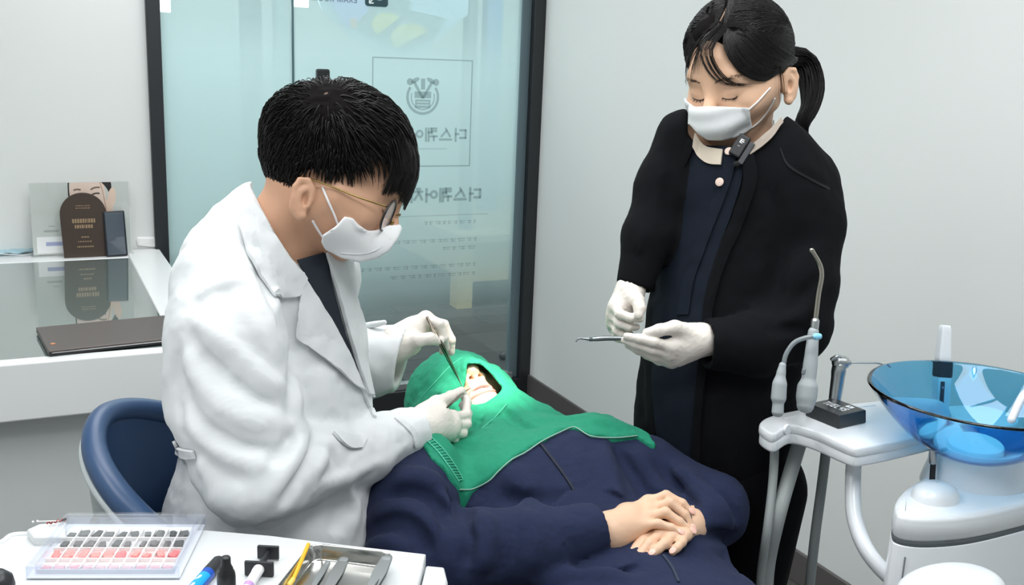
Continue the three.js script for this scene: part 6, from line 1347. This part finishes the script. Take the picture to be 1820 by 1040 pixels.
  const fleece = (x, y, z) => {
    let d = fleeceB(x, y, z);
    if (Math.hypot(x - cutA.x, y - cutA.y, z - cutA.z) < 0.085) { const s = (x - cutA.x) * cutAn.x + (y - cutA.y) * cutAn.y + (z - cutA.z) * cutAn.z; d = Math.min(torso(x, y, z) - wob(x, y, z), sl[1](x, y, z), smax(smax(sl[0](x, y, z) - wob(x, y, z), s, 0.006), -holA(x, y, z), 0.003)); }
    return Math.abs(d) < 0.02 ? d - fuzz(x, y, z) : d;
  };
  const [lo, hi] = bounds([...armR, ...foreR, ...armL, ...foreL, [0.8, 0.735, -1.2, 0.12], [0.78, 0.75, -1.62, 0.05], [0.82, 0.71, -0.78, 0.1]], 0.03);
  const navyF = mat('#162140', 0.95, { vertexColors: true, sheen: 0.15, sheenRoughness: 0.5, sheenColor: new THREE.Color('#5a6fa6') });
  const fm = put('fleece_jacket', mottle(meshField(fleece, lo, hi, 0.0045), 0.16, 120), navyF);
  fm.userData.label = 'navy fleece jacket with zip';
  wpart('zip', strip([[958, 790], [985, 825], [1010, 860], [1028, 892]], [[962, 788], [989, 823], [1014, 859], [1032, 891]], fleeceB, { nu: 30, nv: 4, off: 0.0025, thick: 0.004 }), mat('#10182c', 0.7), fm, root);
  wpart('zip', strip([[1176, 988], [1192, 1010], [1204, 1036]], [[1180, 987], [1196, 1009], [1208, 1035]], fleeceB, { nu: 16, nv: 4, off: 0.0025, thick: 0.004 }), mat('#243246', 0.7), fm, root);
  put('trousers', meshField((x, y, z) => blend(legs.map((q) => chain(q, 0.02)), 0.03)(x, y, z) - wob(x, y, z), ...bounds(legs.flat(), 0.02), 0.01), mat('#161d33', 0.9));
  for (const q of legs) { const e = q[2]; put('shoe', capTube([V(e[0], e[1] - 0.01, e[2] + 0.02), V(e[0], e[1] + 0.05, e[2] + 0.07), V(e[0], e[1] + 0.14, e[2] + 0.09)], prof([[0, .045], [.5, .046], [1, .034]]), 16, 14), mat('#e8e8e4', 0.6)); }
  // folded hands
  const handR = pixelHand({
    wrist: [1086, 946, 1.562, 0.029], forearm: [1045, 950, 1.552, 0.029], palm: [[1118, 922, 1.580, 0.024], [1122, 940, 1.568, 0.021]], r: 0.93,
    digits: [[[1152, 893, 1.607], [1184, 881, 1.603], [1212, 895, 1.60], [1228, 911, 1.597]], [[1153, 906, 1.592], [1191, 894, 1.588], [1217, 915, 1.583], [1231, 940, 1.578]], [[1150, 920, 1.577], [1183, 911, 1.572], [1207, 928, 1.568], [1230, 946, 1.566]], [[1142, 934, 1.562], [1170, 931, 1.556], [1193, 938, 1.553], [1210, 948, 1.551]]],
    thumb: [[1110, 912, 1.597], [1135, 912, 1.622], [1155, 915, 1.637], [1172, 920, 1.642]],
  });
  const handL = pixelHand({
    wrist: [1225, 935, 1.612, 0.023], forearm: [1245, 928, 1.63, 0.023], palm: [[1190, 945, 1.582, 0.020], [1200, 950, 1.582, 0.018]], r: 0.95,
    digits: [[[1168, 945, 1.580], [1142, 960, 1.555], [1122, 984, 1.533], [1111, 1001, 1.524]], [[1176, 949, 1.565], [1154, 966, 1.540], [1136, 987, 1.527], [1127, 1002, 1.519]], [[1196, 952, 1.558], [1182, 966, 1.536], [1168, 977, 1.528], [1158, 986, 1.522]], [[1218, 951, 1.560], [1212, 964, 1.539], [1203, 974, 1.532], [1195, 982, 1.528]]],
    thumb: [[1200, 935, 1.607], [1180, 935, 1.617], [1160, 940, 1.617], [1145, 945, 1.612]],
  });
  const skin = mat('#e0b99b', 0.5);
  const hf = [handField(handR), handField(handL)];
  const handGeo = [handR, handL].map((h, i) => meshField((x, y, z) => hf[i](x, y, z) - 0.0003 * noise3(x * 240, y * 240, z * 240), ...bounds(handPoints(h), 0.006), 0.0024));
  const inner = blend([cone([0.775, 0.74, -1.52, 0.045], [0.79, 0.72, -1.3, 0.06]), cone([0.79, 0.72, -1.3, 0.06], [0.82, 0.68, -1.0, 0.06]), chain([J(752, 850, 1.68, 34), J(745, 990, 1.52, 40), J(1084, 945, 1.562, 26)], 0.02), chain([J(1055, 812, 1.83, 32), J(1262, 906, 1.70, 38), J(1225, 935, 1.612, 24)], 0.02), cone(J(752, 862, 1.70, 30), J(1055, 815, 1.84, 30))], 0.03);
  const headGeo = meshField(headF, ...bounds([H.j(0, 0.0, 0.0, 0.135), [0.775, 0.77, -1.52, 0.06]], 0.0), 0.003);
  const bodyGeo = meshField(inner, ...bounds([[0.79, 0.74, -1.3, 0.1], [0.82, 0.715, -0.95, 0.1], J(752, 850, 1.66, 50), J(745, 990, 1.52, 60), J(1084, 945, 1.562, 40), J(1055, 805, 1.82, 50), J(1262, 906, 1.70, 50)], 0.02), 0.008);
  const body = put('body', mergeGeometries([headGeo, bodyGeo, ...handGeo]), skin);
  // nails
  const nailM = mat('#efc0b0', 0.25);
  for (const [h, i] of [[handR, 0], [handL, 1]]) for (const f of h.fingers) {
    const tip = V(...f[3]), dip = V(...f[2]), dir = tip.clone().sub(dip).normalize(), p = tip.clone().addScaledVector(dir, -0.001);
    const up = EYE.clone().sub(tip).normalize().add(V(0, 1.2, 0)); up.addScaledVector(dir, -up.dot(dir)).normalize();
    const q = settle(hf[i], p.clone().addScaledVector(up, f[3][3]), -0.0006, 4), nn = gradient(hf[i], q), side = V(0, 0, 0).crossVectors(dir, nn).normalize(), d2 = V(0, 0, 0).crossVectors(nn, side);
    wpart('fingernail', new THREE.SphereGeometry(1, 14, 10).scale(0.0048, 0.0064, 0.0013).applyMatrix4(frameMatrix(q, side, d2, nn)), nailM, body, root);
  }
  // lips, teeth, dark hair under the drape
  const lip = (yy, zz, r, bow) => capTube([-1, -0.6, -0.2, 0.2, 0.6, 1].map((t) => H.w(0.026 * t, yy + bow * (1 - t * t), zz - 0.012 * t * t)), (t) => r * (0.45 + 0.55 * Math.sin(Math.PI * clamp(t, 0.03, 0.97))), 28, 10);
  put('lips', mergeGeometries([lip(-0.058, 0.0925, 0.0042, 0.0035), lip(-0.068, 0.0915, 0.0050, -0.0045)]), mat('#cf8680', 0.4));
  const tm = mat('#f3efe6', 0.25);
  for (let k = -4; k < 4; k++) { const t = (k + 0.5) / 5; put('tooth', new RoundedBoxGeometry(0.0056, 0.008, 0.004, 2, 0.0014).translate(0.0245 * t, -0.0605, 0.0865 - 0.010 * t * t).applyMatrix4(H.M), tm); }
  put('hair', meshField(wrap(H, (x, y, z) => smax(cranium(x, y, z) - 0.008, Math.max(z + 0.005 - 0.8 * Math.max(0, y - 0.06), 0.0 - y - 0.6 * z), 0.01)), ...bounds([H.j(0, 0.03, -0.015, 0.125)], 0), 0.005), hairMat);

  // ---- drape
  const tentHead = wrap(H, blend([ellipsoid(V(0, 0.03, -0.014), EX, EYv, EZ, 0.088, 0.104, 0.101), cone([0, -0.02, 0.03, 0.062], [0, -0.085, 0.055, 0.036]), cone([0, 0.01, 0.09, 0.012], [0, -0.03, 0.102, 0.014]), cone([-0.06, -0.02, 0.02, 0.035], [0.06, -0.02, 0.02, 0.035])], 0.03));
  const farRim = chain([J(866, 690, 1.97, 12), J(892, 708, 1.95, 12), J(924, 732, 1.925, 15), J(958, 750, 1.90, 18)], 0.02);
  const shoulders = blend([farRim, cone([0.64, 0.80, -1.52, 0.045], [0.93, 0.80, -1.54, 0.045]), cone([0.70, 0.82, -1.60, 0.03], [0.86, 0.82, -1.61, 0.03]), cone(H.j(0, -0.10, 0.02, 0.05), [0.785, 0.80, -1.50, 0.06])], 0.04);
  const support0 = (x, y, z) => smin(smin(smin(tentHead(x, y, z), headW(x, y, z) - 0.001, 0.02), shoulders(x, y, z), 0.07), smin(torso(x, y, z), sl[0](x, y, z), 0.03), 0.05);
  const support = (x, y, z) => smin(support0(x, y, z), sl[1](x, y, z), 0.04);
  const dp = (list, w, a) => ({ pts: px3(support, list), w, a });
  const dfold = folds([
    dp([[852, 735], [835, 755], [830, 770]], 0.008, 0.006), dp([[862, 730], [850, 755], [846, 770]], 0.007, -0.006), dp([[890, 705], [905, 725], [930, 740], [965, 752]], 0.012, 0.011), dp([[888, 722], [905, 745], [940, 765], [975, 772]], 0.012, -0.012), dp([[960, 750], [1010, 748], [1070, 752], [1120, 768]], 0.012, 0.008), dp([[930, 790], [985, 765], [1050, 762], [1110, 772]], 0.010, -0.006),
    dp([[800, 780], [850, 790], [900, 780]], 0.014, 0.004), dp([[790, 800], [830, 820], [870, 815]], 0.014, -0.004), dp([[740, 700], [770, 670], [800, 650]], 0.010, 0.004), dp([[760, 710], [790, 680], [815, 660]], 0.010, -0.004), dp([[900, 700], [925, 715], [950, 735]], 0.008, 0.006), dp([[860, 760], [885, 790], [880, 830]], 0.014, 0.004),
    dp([[840, 745], [870, 742], [890, 730]], 0.006, 0.005),
  ]);
  const dw = cloth(0.0016, 22, 4), dw2 = cloth(0.0006, 80, 2);
  const surf = (x, y, z) => { const d = support(x, y, z); return d > 0.06 || d < -0.06 ? d : Math.min(d - dfold(x, y, z) - dw(x, y, z) - dw2(x, y, z), fleeceB(x, y, z) - 0.001); };
  const edgePx = [[704, 742], [748, 786], [762, 800], [780, 826], [798, 850], [813, 868], [838, 867], [868, 852], [886, 838], [903, 822], [928, 804], [958, 786], [988, 772], [1018, 762], [1030, 764], [1050, 775], [1090, 776], [1132, 774], [1160, 792]];
  const edge3 = edgePx.map(([x, y]) => hit(x, y, support));
  const poly = [...edge3.map((p) => [p.x, p.z]), [edge3[18].x + 0.02, -1.50], [0.98, -1.62], [0.90, -1.70], [0.89, -1.80], [0.84, -1.90], [0.72, -1.92], [0.64, -1.86], [0.625, -1.74], [0.60, -1.62]];
  const region = poly2(poly), hole = outlineField([[830, 648], [845, 646], [857, 650], [868, 660], [880, 674], [893, 690], [888, 698], [876, 707], [862, 716], [842, 720], [828, 712], [822, 698], [829, 672]]);
  const drapeF = (x, y, z) => {
    let d = surf(x, y, z) - 0.0045;
    const wv = -0.005 + 0.0022 * Math.sin((x * 1.0 + z * 0.6) * 95) + 0.002 * noise3(x * 40, 1, z * 40);
    d = smax(d, region(x, z) + wv, 0.003);
    d = smax(d, 0.70 - y, 0.004);
    return smax(d, -hole(x, y, z), 0.003);
  };
  const gd = thing('surgical_drape', 'green cloth drape over the patient head and chest with mouth opening', 'drape', V(0.79, 0.8, -1.6));
  const green = mat('#148867', 0.85, { vertexColors: true, sheen: 0.2 });
  const dlo = V(0.50, 0.68, -1.96), dhi = V(1.13, 0.98, -1.28);
  wpart('cloth', mottle(meshField(drapeF, dlo, dhi, 0.0038), 0.07, 60), green, gd);
  const seamM = mat('#58c2a2', 0.85), hem = mat('#8fb7a6', 0.9);
  const onD = (list, o = 0.005) => list.map(([x, y]) => { const p = hit(x, y, surf); return p.addScaledVector(gradient(surf, p, 0.003), o); });
  wpart('hem_edge', capTube(edge3.slice(5, 18).map((p, i) => { const q = p.clone(), e = 0.002, gx = region(q.x + e, q.z) - region(q.x - e, q.z), gz = region(q.x, q.z + e) - region(q.x, q.z - e), L = Math.hypot(gx, gz) || 1; q.x += gx / L * 0.0065; q.z += gz / L * 0.0065; return settle(surf, q, 0.0032, 3); }), 0.0012, 160, 6), hem, gd);
  wpart('hem_stitch', capTube(onD([[757, 787], [775, 806], [793, 832], [810, 858]], 0.0055), 0.0011, 50, 6), seamM, gd);
  wpart('hem_stitch', capTube(onD([[766, 783], [786, 804], [804, 830], [822, 858]], 0.0055), 0.0011, 50, 6), seamM, gd);
  for (let k = 0; k < 16; k++) { const t = k / 15; wpart('stitch', capTube(onD([[lerp(757, 810, t) + 2 * Math.sin(t * 3), lerp(787, 856, t)], [lerp(766, 822, t) + 2 * Math.sin(t * 3), lerp(783, 856, t)]], 0.0055), 0.0008, 6, 5), seamM, gd); }
  wpart('seam', capTube(onD([[858, 766], [880, 745], [902, 722]], 0.005), 0.0009, 30, 6), seamM, gd);
  wpart('seam', capTube(onD([[752, 708], [776, 680], [800, 655], [822, 640]], 0.005), 0.0009, 40, 6), seamM, gd);
}
// ------------------------------------------------------------------ dental chair under the patient
{
  const g = thing('dental_chair', 'dark upholstered dental chair under the lying patient', 'dental chair', V(0.8, 0, -1.1));
  const dark = mat('#24262b', 0.4, { clearcoat: 0.2, clearcoatRoughness: 0.4 });
  const slabF = (A, B, w, t) => { const P = []; return meshField(((a, b) => { const d = b.clone().sub(a), L = d.length(); d.normalize(); const n = V(0, d.z, -d.y).normalize(); if (n.y < 0) n.negate(); return (x, y, z) => { const px = x - a.x, py = y - a.y, pz = z - a.z; const u = Math.abs(px) - w, v = Math.abs(px * n.x + py * n.y + pz * n.z) - t, s = Math.abs(px * d.x + py * d.y + pz * d.z - L / 2) - L / 2; const r = 0.025, qx = Math.max(u + r, 0), qy = Math.max(v + r, 0), qz = Math.max(s + r, 0); return Math.hypot(qx, qy, qz) + Math.min(Math.max(u + r, v + r, s + r), 0) - r; }; })(A, B), ...bounds([[A.x, A.y, A.z, w + t], [B.x, B.y, B.z, w + t]], 0.01), 0.014); };
  wpart('backrest', slabF(V(0.78, 0.645, -1.62), V(0.80, 0.585, -0.95), 0.24, 0.045), dark, g);
  wpart('seat', slabF(V(0.81, 0.57, -0.97), V(0.82, 0.62, -0.45), 0.25, 0.045), dark, g);
  wpart('leg_rest', slabF(V(0.82, 0.62, -0.47), V(0.82, 0.54, 0.05), 0.2, 0.04), dark, g);
  wpart('headrest', meshField(ellipsoid(V(0.755, 0.70, -1.80), EX, EYv, EZ, 0.155, 0.062, 0.13), V(0.56, 0.61, -1.96), V(0.95, 0.79, -1.63), 0.007), dark, g);
  wpart('headrest_stem', capTube([V(0.76, 0.66, -1.78), V(0.77, 0.63, -1.62), V(0.78, 0.60, -1.5)], 0.02, 12, 12), steel, g);
  wpart('pedestal', lathe([[0.001, 0], [0.32, 0], [0.31, 0.03], [0.16, 0.06], [0.12, 0.12], [0.11, 0.45], [0.17, 0.53], [0.001, 0.53]], 40).translate(0.82, 0, -0.75), mat('#e8eaec', 0.35), g);
}
// ------------------------------------------------------------------ operating light above the patient, out of view
{
  const P = V(0.72, 1.86, -1.28), aim = at(862, 690, 1.93), g = thing('operating_light', 'dental operating light on an arm aimed at the patient mouth', 'lamp', P);
  const dir = aim.clone().sub(P).normalize(), M = new THREE.Matrix4().makeRotationFromQuaternion(new THREE.Quaternion().setFromUnitVectors(V(0, -1, 0), dir));
  mesh('housing', lathe([[0.001, 0.06], [0.06, 0.055], [0.10, 0.025], [0.108, 0.0], [0.100, -0.004], [0.096, 0.008], [0.001, 0.010]], 40).applyMatrix4(M), unitWhite, g);
  mesh('lamp_face', new THREE.CylinderGeometry(0.07, 0.07, 0.004, 32).translate(0, 0.004, 0).applyMatrix4(M), mat('#ffffff', 0.5, { emissive: '#fff6e8', emissiveIntensity: 2 }), g);
  mesh('arm', capTube([V(0, 0.06, 0), V(0.05, 0.2, -0.05), V(0.4, 0.35, 0.3), V(0.55, CEILING - P.y, 0.5)], 0.018, 30, 12), unitWhite, g);
  const L = new THREE.SpotLight('#fff4e4', SPOT_LIGHT, 0, 6.2 * DEG, 1.0);
  L.position.copy(dir).multiplyScalar(0.02); L.shadow.radius = 1.5; L.castShadow = true;
  L.target.position.copy(aim).sub(P); g.add(L); g.add(L.target);
}
renderer.render(scene, camera);
